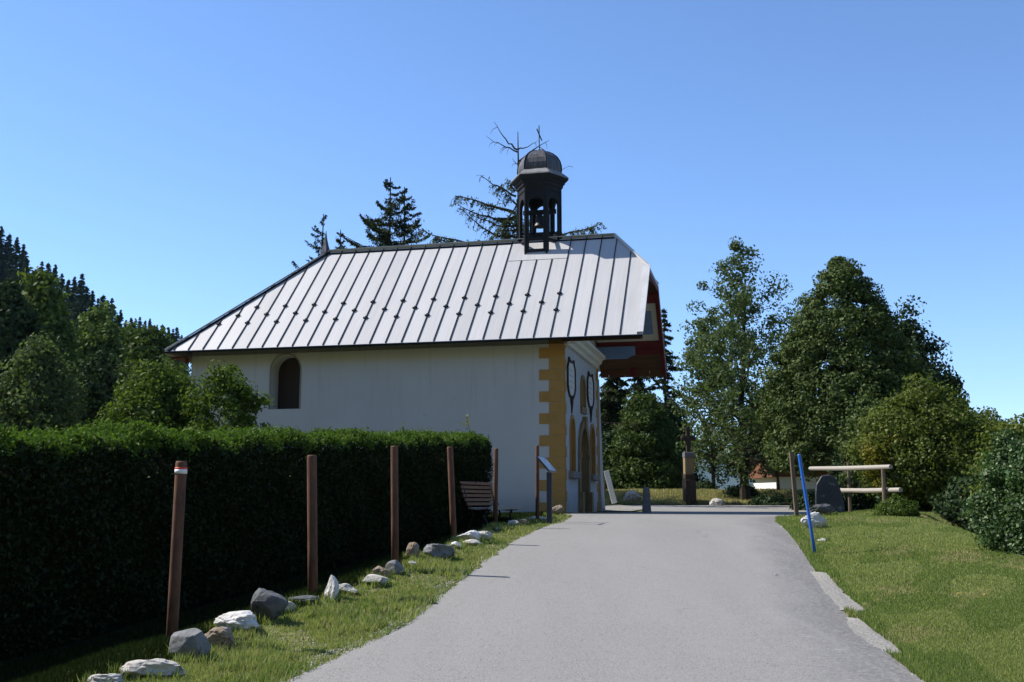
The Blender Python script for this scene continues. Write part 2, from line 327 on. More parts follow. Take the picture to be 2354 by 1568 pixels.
def leaves(rng, C, L, W, up=0.3, dirs=None, nrm=None):
    """pointed leaf quads around centres C"""
    n = len(C); t = unit(rng.normal(size=(n, 3)) + (dirs if dirs is not None else 0)); q = rng.normal(size=(n, 3)); q[:, 2] += up * 2
    b = unit(np.cross(t, q))
    if nrm is not None:
        N_ = unit(nrm * 1.5 + rng.normal(size=(n, 3)) * .75); t = unit(np.cross(N_, q)); b = np.cross(N_, t)
    s = (.6 + .8 * rng.random(n))[:, None]
    v = np.stack([C - t * L * s, C + b * W * s - t * L * .1 * s, C + t * L * s, C - b * W * s - t * L * .1 * s], 1)
    return v.reshape(-1, 3)

# ------------------------------------------------------------------ ground
def grid_axis(lo, hi, fine_lo, fine_hi, step, ratio=1.18):
    a = list(np.arange(fine_lo, fine_hi + 1e-6, step)); s = step; x = fine_hi
    while x < hi: s *= ratio; x += s; a.append(x)
    s = step; x = fine_lo
    while x > lo: s *= ratio; x -= s; a.insert(0, x)
    return np.array(a)
gx = grid_axis(-3400, 3400, -9, 12, .16); gy = grid_axis(-600, 5200, 2, 50, .22)
X, Y = np.meshgrid(gx, gy); Z = terr(X, Y)
me = bpy.data.meshes.new('ground'); nx, ny = len(gx), len(gy)
V = np.stack([X, Y, Z], -1).reshape(-1, 3); idx = np.arange(nx * ny).reshape(ny, nx)
Fc = np.stack([idx[:-1, :-1], idx[:-1, 1:], idx[1:, 1:], idx[1:, :-1]], -1).reshape(-1, 4)
me.vertices.add(len(V)); me.vertices.foreach_set('co', V.astype(np.float32).ravel())
me.loops.add(Fc.size); me.loops.foreach_set('vertex_index', Fc.astype(np.int32).ravel())
me.polygons.add(len(Fc)); me.polygons.foreach_set('loop_start', np.arange(0, Fc.size, 4, dtype=np.int32)); me.polygons.foreach_set('loop_total', np.full(len(Fc), 4, dtype=np.int32))
me.update(calc_edges=True); me.materials.append(M['grass_ground']); me.polygons.foreach_set('use_smooth', [True] * len(Fc))
g = bpy.data.objects.new('ground', me); col.objects.link(g); tag(g, kind='structure')

def strip(name, ys, fl, fr, n, lift, m, uv=True):
    vs = []; uvs = []
    for y in ys:
        a, b = fl(y), fr(y)
        for i in range(n + 1):
            t = i / n; x = a + (b - a) * t; vs.append((x, y, float(prof(y)) + lift)); uvs.append((t, y))
    fs = [(j * (n + 1) + i, j * (n + 1) + i + 1, (j + 1) * (n + 1) + i + 1, (j + 1) * (n + 1) + i) for j in range(len(ys) - 1) for i in range(n)]
    me = bpy.data.meshes.new(name); me.from_pydata(vs, [], fs); me.materials.append(m)
    ul = me.uv_layers.new(name='UVMap')
    for l in me.loops: ul.data[l.index].uv = uvs[l.vertex_index]
    me.polygons.foreach_set('use_smooth', [True] * len(fs))
    o = bpy.data.objects.new(name, me); col.objects.link(o); return tag(o, kind='structure')
def wob(y, s, a=.05): return a * (mn.noise(Vector((y * 1.3, s, 0))) + .6 * mn.noise(Vector((y * 4.1, s, 3))) + .4 * mn.noise(Vector((y * 11, s, 7))))
strip('road', np.concatenate([np.arange(-30, 3, 1.), np.arange(3, 25, .08), np.arange(25, 45, .25)]),
      lambda y: float(np.interp(y, RL[:, 0], RL[:, 1])) + wob(y, 1, .11), lambda y: float(np.interp(y, RR[:, 0], RR[:, 1])) + wob(y, 5, .07), 16, .006, M['asphalt'])

# gravel patches beside the right edge of the road
def patch(name, pts_px, lift=.012, n=1):
    P = [ground_at(*q) for q in pts_px]; bm = bmesh.new()
    out = []
    for i, p in enumerate(P):
        q = P[(i + 1) % len(P)]
        for k in range(8):
            t = k / 8; r = p.lerp(q, t); a = .035
            out.append((r.x + a * mn.noise(Vector((r.x * 5, r.y * 5, 1))), r.y + a * mn.noise(Vector((r.x * 5, r.y * 5, 9)))))
    vs = [bm.verts.new((x, y, 0)) for x, y in out]; bm.faces.new(vs)
    bmesh.ops.triangulate(bm, faces=bm.faces); bmesh.ops.subdivide_edges(bm, edges=bm.edges, cuts=3, use_grid_fill=True)
    for v in bm.verts: v.co.z = max(tz(v.co.x, v.co.y), float(prof(v.co.y)) - .005 if v.co.x < np.interp(v.co.y, RR[:, 0], RR[:, 1]) + .1 else -99) + lift
    bmesh.ops.recalc_face_normals(bm, faces=bm.faces)
    me = bpy.data.meshes.new(name); bm.to_mesh(me); bm.free(); me.materials.append(M['gravel'])
    o = bpy.data.objects.new(name, me); col.objects.link(o); return tag(o, kind='structure')
patch('gravel_path', [(1862, 1318), (1900, 1320), (1915, 1340), (1945, 1370), (1990, 1405), (1975, 1414), (1935, 1405), (1895, 1368)])
patch('gravel_path', [(1942, 1424), (1975, 1425), (2005, 1450), (2045, 1478), (2075, 1508), (2060, 1514), (2010, 1495), (1962, 1462)])
patch('gravel_path', [(1387, 1176), (1392, 1164), (1440, 1163), (1475, 1167), (1476, 1172), (1440, 1176)], .02)

M['ground_shade'] = noisy('painted_ground_shade', [(.3, (.010, .013, .008)), (.7, (.024, .028, .016))], 3, .95, .1, bump=.6, bscale=30)  # shade of the hedge painted as a near-black ground colour
def shade_sheet():
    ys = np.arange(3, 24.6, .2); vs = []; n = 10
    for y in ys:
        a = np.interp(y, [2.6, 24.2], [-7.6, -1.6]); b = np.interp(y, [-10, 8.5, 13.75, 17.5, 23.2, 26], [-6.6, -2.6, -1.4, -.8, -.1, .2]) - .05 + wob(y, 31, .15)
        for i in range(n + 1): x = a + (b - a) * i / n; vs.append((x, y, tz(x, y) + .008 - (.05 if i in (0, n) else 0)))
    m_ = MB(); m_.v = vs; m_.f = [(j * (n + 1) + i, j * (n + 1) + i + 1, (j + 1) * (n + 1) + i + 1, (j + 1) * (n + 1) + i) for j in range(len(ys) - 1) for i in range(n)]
    return tag(m_.build('hedge_shade_sheet', M['ground_shade'], smooth=True), kind='structure')
shade_sheet()
# far mountain across the valley
def mountain():
    xs = np.linspace(-3600, 3600, 120); out = MB(); rows = 14
    for j in range(rows):
        for i, x in enumerate(xs):
            t = j / (rows - 1); h = 640 + 150 * mn.noise(Vector((x * .0009, 0, 3))) + 70 * mn.noise(Vector((x * .004, 1, 3)))
            out.v.append((x, 3300 + 1300 * t + 120 * mn.noise(Vector((x * .002, t * 3, 0))), -420 + h * (t ** .8) * (1 + .12 * mn.noise(Vector((x * .004, t * 5, 0))))))
    for j in range(rows - 1):
        for i in range(len(xs) - 1): a = j * len(xs) + i; out.f.append((a, a + 1, a + 1 + len(xs), a + len(xs)))
    return tag(out.build('mountain', M['mountain'], smooth=True), kind='structure')
mountain()

# air between here and the far mountain
def haze():
    m = bpy.data.materials.new('haze_air'); m.use_nodes = True; nt = m.node_tree; nt.nodes.clear()
    o = nt.nodes.new('ShaderNodeOutputMaterial'); v = nt.nodes.new('ShaderNodeVolumePrincipled'); v.inputs['Color'].default_value = (.4, .66, 1, 1); v.inputs['Density'].default_value = HAZE; v.inputs['Anisotropy'].default_value = .2
    nt.links.new(v.outputs[0], o.inputs['Volume']); b = MB(); b.box((-3900, -700, -640), (3900, 5400, 560)); return tag(b.build('haze', m), kind='stuff')
HAZE = 6e-5
haze()
# ------------------------------------------------------------------ chapel
A = R(13.3); CB = -.45                                           # rotation of the chapel and height of its base
CL = (1.499, 30.0, CB)
chapel = empty('chapel', CL, 'white chapel with ochre corner blocks, pale metal roof and dark domed belfry', 'chapel', rz=-A)
def zz(z): return z - CB                                          # heights above the camera to heights above the base
W6, LEN = 6.6, 11.95
S = 1.021; EZ = 4.62
def rz_(v): return zz(EZ + S * (min(v, W6 - v) + .5))
def arch_pts(uc, w, zb, zs, rise, n=14):
    pts = [(uc - w / 2, zb), (uc - w / 2, zs)]
    for i in range(1, n): t = math.pi * (1 - i / n); pts.append((uc + w / 2 * math.cos(t), zs + rise * math.sin(t)))
    return pts + [(uc + w / 2, zs), (uc + w / 2, zb)]
def panel(mb, a0, a1, z0, z1, ops, f, depth, splay=0, inward=None):
    """wall panel between a0..a1 with arched openings; f(a, z, d) -> 3D point"""
    a = a0
    for uc, w, zb, zs, rise in ops:
        l, r = uc - w / 2, uc + w / 2
        mb.poly([f(a, z0, 0), f(l, z0, 0), f(l, z1, 0), f(a, z1, 0)])
        if zb > z0: mb.poly([f(l, z0, 0), f(r, z0, 0), f(r, zb, 0), f(l, zb, 0)])
        pts = arch_pts(uc, w, zb, zs, rise); arc = pts[1:-1]
        for p, q in zip(arc[:-1], arc[1:]): mb.poly([f(p[0], p[1], 0), f(q[0], q[1], 0), f(q[0], z1, 0), f(p[0], z1, 0)])
        a = r
    mb.poly([f(a, z0, 0), f(a1, z0, 0), f(a1, z1, 0), f(a, z1, 0)])
def reveal(mb, op, f, depth, splay, close=True):
    uc, w, zb, zs, rise = op; pts = arch_pts(*op); inner = [(uc + (p[0] - uc) * (1 - splay), zb + (p[1] - zb) * (1 - splay * .5)) for p in pts]
    loop = list(zip(pts, inner)); 
    for (p, pi), (q, qi) in zip(loop[:-1], loop[1:]): mb.poly([f(*p, 0), f(*q, 0), f(*qi, depth), f(*pi, depth)])
    (p, pi), (q, qi) = loop[-1], loop[0]
    mb.poly([f(*p, 0), f(*q, 0), f(*qi, depth), f(*pi, depth)])
    return inner
fs_side = lambda a, z, d: (a, d, z)                    # side wall v=0, depth goes to +v
def fs_front(a, z, d):                                  # facade u=0, depth goes to -u ; far end battered
    return (-d, a, z)
TOPZ = zz(4.85)
side_ops = [(-8.72, .98, zz(2.77), zz(3.98), .48)]
wall = MB(); panel(wall, -LEN, 0, -.3, TOPZ, side_ops, fs_side, .4)
# facade in two bands plus gable
fw = [(1.30, .74, zz(.84), zz(2.0), .42), (3.27, 1.55, zz(-.6), zz(1.45), .80), (5.15, .86, zz(.84), zz(2.0), .42)]
fn = [(3.25, .66, zz(2.92), zz(3.50), .33)]
fdoor = [(3.27, 1.5, -.3, zz(1.45), .80)]; ops_front = [fw[0], fdoor[0], fw[2]]
SPL = zz(2.7)
panel(wall, 0, W6, -.3, SPL, ops_front, fs_front, .4)
panel(wall, 0, W6, SPL, TOPZ, fn, fs_front, .2)
wall.poly([(0, 0, TOPZ), (0, W6, TOPZ), (0, W6 - .2, rz_(W6 - .2) - .35), (0, W6 / 2, rz_(W6 / 2) - .35), (0, .2, rz_(.2) - .35)])
wall.poly([(-LEN, W6, -.3), (0, W6, -.3), (0, W6, TOPZ), (-LEN, W6, TOPZ)]); wall.poly([(-LEN, 0, -.3), (-LEN, W6, -.3), (-LEN, W6, TOPZ), (-LEN, 0, TOPZ)])
wall.poly([(-LEN, 0, TOPZ - .02), (0, 0, TOPZ - .02), (0, W6, TOPZ - .02), (-LEN, W6, TOPZ - .02)])
wobj = wall.build('wall', M['plaster'], chapel)
# side window
M['pane_brown'] = noisy('dark_brown_shutter', [(.3, (.028, .019, .015)), (.7, (.042, .029, .023))], 3, .6, .2, stretch=(6, 1, .5))
wm = MB(); inner = reveal(wm, side_ops[0], fs_side, .48, .05); win = wm.build('window', M['plaster'], chapel)
g_ = MB(); g_.prism([(p[0], .48, p[1]) for p in inner], (0, .03, 0)); g_.build('pane', M['pane_brown'], win)
fr = MB()
op = side_ops[0]; o_out = arch_pts(op[0], op[1] + .07, op[2], op[3], op[4] + .035)[1:-1]; o_in = arch_pts(*op)[1:-1]
for i in range(len(o_in) - 1):
    a, b, c, d = o_out[i], o_out[i + 1], o_in[i + 1], o_in[i]; fr.prism([(p[0], -.02, p[1]) for p in (a, b, c, d)], (0, .019, 0))
for s_ in (-1, 1): fr.box((op[0] + s_ * .5075 - .0175, -.02, op[2]), (op[0] + s_ * .5075 + .0175, -.001, op[3]))
fr.build('frame', M['stone'], win)
# quoins at the near corner, side and facade
q = MB(); n_c = 16; z_top = zz(4.75); hc = .318
for i in range(n_c):
    z1 = z_top - .04 - i * hc; z0 = z1 - hc + .008; lng = i % 2 == 1
    w = (.73 if lng else .44); 
    if z1 < 0: break
    q.box((-w, -.012, max(z0, -.2)), (.0115, .10, z1))
    q.box((-.05, -.0115, max(z0, -.2)), (.012, (.34 if not lng else .2), z1 - .0005))
q.build('quoin', M['ochre'], chapel, bevel=.003)
q = MB()
for i in range(n_c):
    z1 = z_top - .04 - i * hc; z0 = z1 - hc + .008
    if z1 < 0: break
    q.box((-.05, W6 - (.55 if i % 2 else .32), max(z0, -.2)), (.012, W6 + .012, z1))
q.build('quoin', M['ochre'], chapel, bevel=.003)
# battered buttress foot at the far corner of the facade
b_ = MB(); b_.prism([(-.05, W6 - .1, zz(4.2)), (.02, W6 - .1, zz(4.2)), (.06, W6 - .1, zz(.7)), (.12, W6 - .1, -.3), (-.05, W6 - .1, -.3)], (0, .25, 0))
b_.v = [(x, y + (max(0, zz(4.2) - z) * .12 if y > W6 else 0), z) for x, y, z in b_.v]
b_.build('buttress', M['plaster'], chapel)
M['niche_dark'] = noisy('dark_ochre_recess', [(.3, (.09, .055, .025)), (.7, (.13, .08, .035))], 3, .85, .2)
# facade openings
for k, (opx, nm) in enumerate(((ops_front[0], 'window'), (ops_front[2], 'window'))):
    m_ = MB(); inn = reveal(m_, opx, fs_front, .30, .12); wob_ = m_.build(nm, M['ochre'], chapel)
    g_ = MB(); g_.prism([(-.30, p[0], p[1]) for p in inn], (-.03, 0, 0)); g_.build('pane', M['niche_dark'], wob_)
    fr = MB(); oo = arch_pts(opx[0], opx[1] + .2, opx[2], opx[3], opx[4] + .12); oi = arch_pts(*opx)
    for i in range(len(oi) - 1): fr.prism([(.001, p[0], p[1]) for p in (oo[i], oo[i + 1], oi[i + 1], oi[i])], (.03, 0, 0))
    fr.build('frame', M['ochre'], wob_)
    s_ = MB(); s_.box((-.02, opx[0] - .68, opx[2] - .2), (.16, opx[0] + .68, opx[2])); s_.build('sill', M['stone'], wob_, bevel=.015)
opx = ops_front[1]
m_ = MB(); inn = reveal(m_, opx, fs_front, .5, .06); door = m_.build('doorway', M['ochre_stone'], chapel)
g_ = MB(); g_.prism([(-.5, p[0], p[1]) for p in inn], (-.05, 0, 0)); lf = g_.build('door', M['door_wood'], door)
fr = MB(); oo = arch_pts(opx[0], opx[1] + .5, opx[2], opx[3], opx[4] + .26); oi = arch_pts(*opx)
for i in range(len(oi) - 1): fr.prism([(.001, p[0], p[1]) for p in (oo[i], oo[i + 1], oi[i + 1], oi[i])], (.07, 0, 0))
for s_ in (-1, 1): fr.box((.0, opx[0] + s_ * .87 - .14, -.2), (.16, opx[0] + s_ * .87 + .14, zz(.25)))
for s_ in (-1, 1): fr.box((.0, opx[0] + s_ * .87 - .14, zz(1.3)), (.10, opx[0] + s_ * .87 + .14, zz(1.45)))
fr.box((.0, opx[0] - .12, zz(2.24)), (.14, opx[0] + .12, zz(2.62)))
fr.build('door_frame', M['ochre_stone'], door, bevel=.008)
# niche
opn = fn[0]
m_ = MB(); inn = reveal(m_, opn, fs_front, .12, .05); ni = m_.build('niche', M['ochre'], chapel)
g_ = MB(); g_.prism([(-.12, p[0], p[1]) for p in inn], (-.03, 0, 0)); g_.build('niche_back', M['ochre_stone'], ni)
fr = MB(); oo = arch_pts(opn[0], opn[1] + .22, opn[2] - .1, opn[3], opn[4] + .12); oi = arch_pts(*opn)
for i in range(len(oi) - 1): fr.prism([(.001, p[0], p[1]) for p in (oo[i], oo[i + 1], oi[i + 1], oi[i])], (.05, 0, 0))
fr.box((.001, opn[0] - .44, opn[2] - .2), (.07, opn[0] + .44, opn[2] - .001)); fr.build('niche_frame', M['ochre_stone'], ni)
# painted cartouches
M['dark_line'] = mat('dark_brown_outline', (.035, .025, .02), .7)
M['pale_panel'] = noisy('pale_panel_paint', [(.3, (.56, .58, .6)), (.7, (.66, .67, .67))], 3, .85, .2)
M['faint'] = mat('faint_line_paint', (.34, .35, .36), .8)
for vc in (1.1, 4.72):
    z0, z1 = zz(3.05), zz(4.18); w = .62
    sh = [(-.30, z0), (-w + .1, z0 + .16), (-w, z0 + .3), (-w, z1 - .3), (-w + .10, z1 - .18), (-.42, z1 - .12), (-.40, z1), (-.18, z1 - .08), (.18, z1 - .08), (.40, z1), (.42, z1 - .12), (w - .10, z1 - .18), (w, z1 - .3), (w, z0 + .3), (w - .1, z0 + .16), (.30, z0)]
    c_ = MB(); c_.prism([(.0, vc + a, z) for a, z in sh], (.02, 0, 0)); c = c_.build('cartouche', M['pale_panel'], chapel)
    o_ = MB()
    for i in range(len(sh)):
        p, q_ = sh[i], sh[(i + 1) % len(sh)]; o_.tube([(.03, vc + p[0], p[1]), (.03, vc + q_[0], q_[1])], .035, 6)
    o_.tube([(.02, vc, z0), (.03, vc - .05, z0 - .12), (.03, vc + .05, z0 - .26), (.03, vc, z0 - .5)], [.10, .07, .04, .02], 6)
    o_.build('outline', M['dark_line'], c)
    l_ = MB()
    for k in range(4): l_.box((.0205, vc - .36, z0 + .28 + k * .17), (.023, vc + .36, z0 + .30 + k * .17))
    l_.box((.0205, vc - .04, z0 + .2), (.0225, vc - .02, z1 - .2)); l_.build('painted_line', M['faint'], c)
# cornice along the facade
co = MB(); pr = [(0, -.36), (.10, -.36), (.12, -.26), (.22, -.2), (.24, -.1), (.36, -.04), (.36, .06), (0, .06)]
co.prism([(u, 0.02, zz(4.86) + z) for u, z in pr], (0, W6 - .6, 0)); co.build('cornice', M['cream'], chapel)
# roof
UL, UR, VE, RG = -12.6, 2.35, -.5, W6 / 2
RW = W6 - VE
def slab(mb, pts, t): mb.prism(pts, (0, 0, -t)); return mb
roof = MB()
slab(roof, [(UL, VE, rz_(VE)), (UR, VE, rz_(VE)), (UR, 1.9, rz_(1.9)), (1.1, RG, rz_(RG)), (-8.8, RG, rz_(RG))], .05)
slab(roof, [(UL, RW, rz_(VE)), (-8.8, RG, rz_(RG)), (1.1, RG, rz_(RG)), (UR, W6 - 1.9, rz_(1.9)), (UR, RW, rz_(VE))], .10)
slab(roof, [(UL, VE, rz_(VE)), (-8.8, RG, rz_(RG)), (UL, RW, rz_(VE))], .10)
slab(roof, [(UR, 1.9, rz_(1.9)), (UR, W6 - 1.9, rz_(1.9)), (1.1, RG, rz_(RG))], .10)
rf = roof.build('roof', M['roof'], chapel)
sm = MB()
def vmax(u): return min(RG, VE + (u - UL) / (-8.8 - UL) * (RG - VE)) if u < -8.8 else (RG if u < 1.1 else RG - (u - 1.1) / (UR - 1.1) * (RG - 1.9))
us = [-12.3 + .5 * k for k in range(30)]
rnd = random.Random(5)
for u in us:
    vm = vmax(u) - .03
    if u in (us[21], us[22], us[23]): vm = 2.42
    for sgn in (0, 1):
        if sgn and vm < RG - .1: pass
        y0, y1 = (VE, vm) if not sgn else (W6 - VE, W6 - vm)
        sm.bar((u, y0 - .0, rz_(y0) + .02), (u + rnd.uniform(-.008, .008), y1, rz_(y1) + .012), .022, .035)
# seams of the hipped ends
for v in np.arange(0, W6, .5):
    run = (min(v, W6 - v) - VE); sm.bar((UL, v, rz_(VE) + .02), (UL + run / S / 1.0 * .999, v, rz_(VE) + .02 + run * S), .03, .045)
sm.build('seam', M['seam'], rf)
cp = MB()      # ridge and hip caps
cp.bar((-8.8, RG, rz_(RG) + .035), (1.1, RG, rz_(RG) + .035), .22, .022)
cp.bar((UL, VE, rz_(VE) + .04), (-8.8, RG, rz_(RG) + .045), .10, .05)
cp.bar((UL, RW, rz_(VE) + .04), (-8.8, RG, rz_(RG) + .045), .10, .05)
cp.build('ridge_cap', M['flash'], rf)
dk = MB()
dk.bar((UL + .12, VE - .0, rz_(VE) + .0), (-8.76, RG - .10, rz_(RG) - .05), .08, .06)
dk.bar((-8.8, RG - .14, rz_(RG - .14) + .02), (1.1, RG - .14, rz_(RG - .14) + .02), .04, .05)
dk.bar((UL - .02, VE - .03, rz_(VE) - .045), (UR, VE - .03, rz_(VE) - .045), .04, .05)
dk.build('eaves_edge', M['seam'], rf)
vg = MB()
vg.bar((UR - .07, VE, rz_(VE) + .05), (UR - .07, 1.93, rz_(1.93) + .05), .17, .06)
vg.bar((UR - .02, 1.9, rz_(1.9) + .04), (1.08, RG, rz_(RG) + .04), .09, .06)
vg.bar((UR - .02, W6 - 1.9, rz_(1.9) + .04), (1.08, RG, rz_(RG) + .04), .09, .06)
vg.build('verge_flashing', M['flash'], rf)
ap = MB(); ap.prism([(-2.24, 2.42, rz_(2.42) + .006), (-.32, 2.42, rz_(2.42) + .006), (-.32, RG - .1, rz_(RG - .1) + .006), (-2.24, RG - .1, rz_(RG - .1) + .006)], (0, 0, .012)); ap.build('flashing', M['roof'], rf)
hk = 0
for i, u in enumerate(us):
    if u < -11.4 or u > -.2: continue
    rows = ((.42,), (.72,), (.42, 1.02), (.72,))[0 if u < -11.0 else (1 if i % 2 else 2)]
    if u < -11.0: rows = (.42,)
    for v in rows:
        h_ = MB(); z = rz_(v) + .03
        h_.bar((u - .075, v, z + .0), (u + .075, v, z + .0), .038, .05); h_.bar((u, v - .05, z - .04), (u, v + .045, z + .05), .052, .052)
        h_.build('snow_hook', M['seam'], rf)
# finial spike
sp = MB(); sp.lathe([(.24, -.3), (.19, .0), (.11, .25), (.05, .5), (.008, .80)], 6, (-8.95, RG, rz_(RG) - .05)); sp.build('finial', M['lead'], rf)
# soffit and painted boards below the roof
so_ = MB()
def under(v, d=.14): return rz_(v) - d
so_.poly([(0.02, VE, under(VE)), (UR - .05, VE, under(VE)), (UR - .05, 1.9, under(1.9)), (1.1, RG, under(RG)), (.02, RG, under(RG))])
so_.poly([(0.02, RW, under(VE)), (UR - .05, RW, under(VE)), (UR - .05, W6 - 1.9, under(1.9)), (1.1, RG, under(RG)), (.02, RG, under(RG))])
so_.poly([(UL + .05, VE + .02, zz(4.44)), (0.4, VE + .02, zz(4.44)), (0.4, 0, zz(4.5)), (UL + .05, 0, zz(4.5))])
so_.poly([(UL + .05, VE, zz(4.44)), (-LEN, VE, zz(4.44)), (-LEN, RW, zz(4.44)), (UL + .05, RW, zz(4.44))])
so_.build('soffit', M['soffit'], chapel)
sl_ = lambda v, e=0: under(v) - .012 - e
def onslope(mb, u0, u1, v0, v1, t, e=0): mb.prism([(u0, v0, sl_(v0, e)), (u1, v0, sl_(v0, e)), (u1, v1, sl_(v1, e)), (u0, v1, sl_(v1, e))], (0, 0, -t))
pb = MB(); onslope(pb, .05, 2.2, 5.02, 6.13, .03)
pc = pb.build('painted_panel', M['cream'], chapel)
pi_ = MB(); onslope(pi_, .15, 2.03, 5.26, 5.92, .02, .035); pi_.build('blue_inset', M['bluepaint'], pc)
rb = MB(); onslope(rb, 2.2, 2.3, 4.75, RW - .02, .10); onslope(rb, .05, 2.2, 6.14, 6.45, .08); onslope(rb, .4, 2.2, 4.78, 5.01, .08)
rb.box((1.3, 6.35, zz(4.98)), (2.3, 6.45, zz(5.2)))
rb.build('red_beam', M['red'], chapel)
bx = MB(); bx.prism([(.02, 6.2, zz(4.85)), (1.08, 6.2, zz(4.85)), (1.2, 6.2, zz(4.93)), (1.36, 6.2, zz(4.97)), (1.36, 6.2, zz(5.27)), (.02, 6.2, zz(5.27))], (0, .12, 0)); bx.build('blue_bracket', M['bluepaint'], chapel)
pl = MB()
for k in range(8): pl.box((.04 + k * .287, 7.02, zz(4.29)), (.32 + k * .287, 7.05, zz(4.98)))
pl.build('hanging_board', M['redbrown'], chapel)
rs = MB(); rs.box((1.1, 6.96, zz(4.30)), (1.28, 7.018, zz(4.75))); rs.build('red_strut', M['red'], chapel)
# front barge boards
bg_ = MB()
for s_ in (0, 1):
    f = (lambda v: v) if not s_ else (lambda v: W6 - v)
    bg_.prism([(UR - .04, f(VE), rz_(VE) - .10), (UR - .04, f(1.9), rz_(1.9) - .10), (UR - .04, f(1.9), rz_(1.9) - (.38 if s_ else .14)), (UR - .04, f(VE), rz_(VE) - (.45 if s_ else .14))], (.035, 0, 0))
bg_.prism([(UR - .04, 1.9, rz_(1.9) - .105), (UR - .04, W6 - 1.9, rz_(1.9) - .105), (UR - .04, W6 - 1.9, rz_(1.9) - .24), (UR - .04, 1.9, rz_(1.9) - .24)], (.03, 0, 0))
bg_.build('barge_board', M['red'], chapel)
bk = MB(); bk.prism([(UL + .1, VE + .1, zz(4.42)), (-LEN, VE + .1, zz(4.42)), (-LEN, VE + .1, zz(4.25)), (UL + .45, VE + .1, zz(4.32))], (0, .25, 0))
bk.build('rafter_end', M['redbrown'], chapel)
# belfry
M['lead_pale'] = noisy('pale_lead', [(.3, (.16, .16, .16)), (.7, (.26, .26, .255))], 3, .6, .3)
BU, BV, BR = -1.38, RG, .71
bz0, brail, btop = zz(7.95), zz(8.35), zz(10.12)
hexv = [Vector((BU + BR * math.cos(R(60 * k)), BV + BR * math.sin(R(60 * k)), 0)) for k in range(6)]
bf = MB()
for k in range(6):
    a, b = hexv[k], hexv[(k + 1) % 6]; d = (b - a).normalized(); nrm = Vector((d.y, -d.x, 0)); L = (b - a).length
    def fF(s, z, dep, a=a, d=d, nrm=nrm): p = a + d * s - nrm * dep; return (p.x, p.y, z)
    w0 = .115; front = nrm.y < -.5
    opn_ = (L / 2, L - 2 * w0, bz0 + (.09 if front else -.6), zz(9.56), .24)
    for dep in (0, .07):
        mb2 = bf; panel(mb2, 0, L, bz0 - (0 if front else .9), btop, [opn_], lambda s, z, q_, dep=dep: fF(s, z, dep), .07)
    pts = arch_pts(*opn_)
    for p, q_ in zip(pts[:-1], pts[1:]): bf.poly([fF(*p, 0), fF(*q_, 0), fF(*q_, .07), fF(*p, .07)])
    pa = fF(0, brail, .035); pb_ = fF(L, brail, .035)
    if abs(nrm.y) > .2: bf.bar((pa[0], pa[1], zz(8.37 if nrm.y < 0 else 8.75)), (pb_[0], pb_[1], zz(8.37 if nrm.y < 0 else 8.75)), .06, .09)
belfry = bf.build('belfry', M['lead2'], chapel)
tr = MB()      # thin corner ribs
for h in hexv: tr.tube([(h.x, h.y, bz0 - .1), (h.x, h.y, btop)], .035, 6)
tr.build('corner_rib', M['lead2'], belfry)
dm = MB(); dm.lathe([(.73, 0), (.745, .10), (.735, .24), (.69, .40), (.60, .55), (.46, .67), (.30, .75), (.12, .795), (.03, .80)], 6, (BU, BV, zz(10.72))); dm.build('dome', M['lead'], belfry)
rb_ = MB()
for k in range(6):
    t = R(60 * k); rb_.tube([(BU + r * math.cos(t), BV + r * math.sin(t), zz(10.72) + z) for r, z in [(.735, 0), (.755, .10), (.745, .24), (.70, .40), (.61, .55), (.47, .67), (.31, .755), (.12, .80)]], .018, 5)
rb_.build('dome_rib', M['seam'], belfry)
sk = MB(); sk.lathe([(.72, 10.74), (.78, 10.70), (.97, 10.55), (.99, 10.50)], 6, (BU, BV, zz(0))); sk.build('skirt_flashing', M['lead_pale'], belfry)
cn = MB(); cn.lathe([(.98, 10.505), (.98, 10.46), (.93, 10.40), (.86, 10.36), (.86, 10.31), (.80, 10.26), (.79, 10.19), (.74, 10.14), (.735, 10.02)], 6, (BU, BV, zz(0))); cn.build('cornice', M['lead2'], belfry)
bl = MB(); bl.lathe([(.04, .42), (.10, .40), (.135, .30), (.15, .15), (.19, .03), (.21, 0), (.19, -.01)], 16, (BU, BV, zz(8.92))); bell = bl.build('bell', M['black_iron'], belfry, smooth=True)
yk = MB(); yk.bar((BU - .55, BV, zz(9.42)), (BU + .55, BV, zz(9.42)), .12, .14); yk.bar((BU - .3, BV, zz(8.5)), (BU - .3, BV, zz(9.4)), .07); yk.bar((BU + .3, BV, zz(8.5)), (BU + .3, BV, zz(9.4)), .07)
yk.bar((BU - .5, BV + .1, zz(8.72)), (BU + .5, BV + .1, zz(8.72)), .08); yk.build('bell_frame', M['lead2'], belfry)
cr_ = MB(); cr_.tube([(BU, BV, zz(11.5)), (BU - .01, BV, zz(12.42))], .018, 6); cr_.tube([(BU - .03, BV - .26, zz(12.21)), (BU + .03, BV + .26, zz(11.99))], .022, 6); cr_.lathe([(.02, 0), (.05, .04), (.02, .08)], 8, (BU, BV, zz(11.53))); cr_.build('cross', M['black_iron'], belfry)

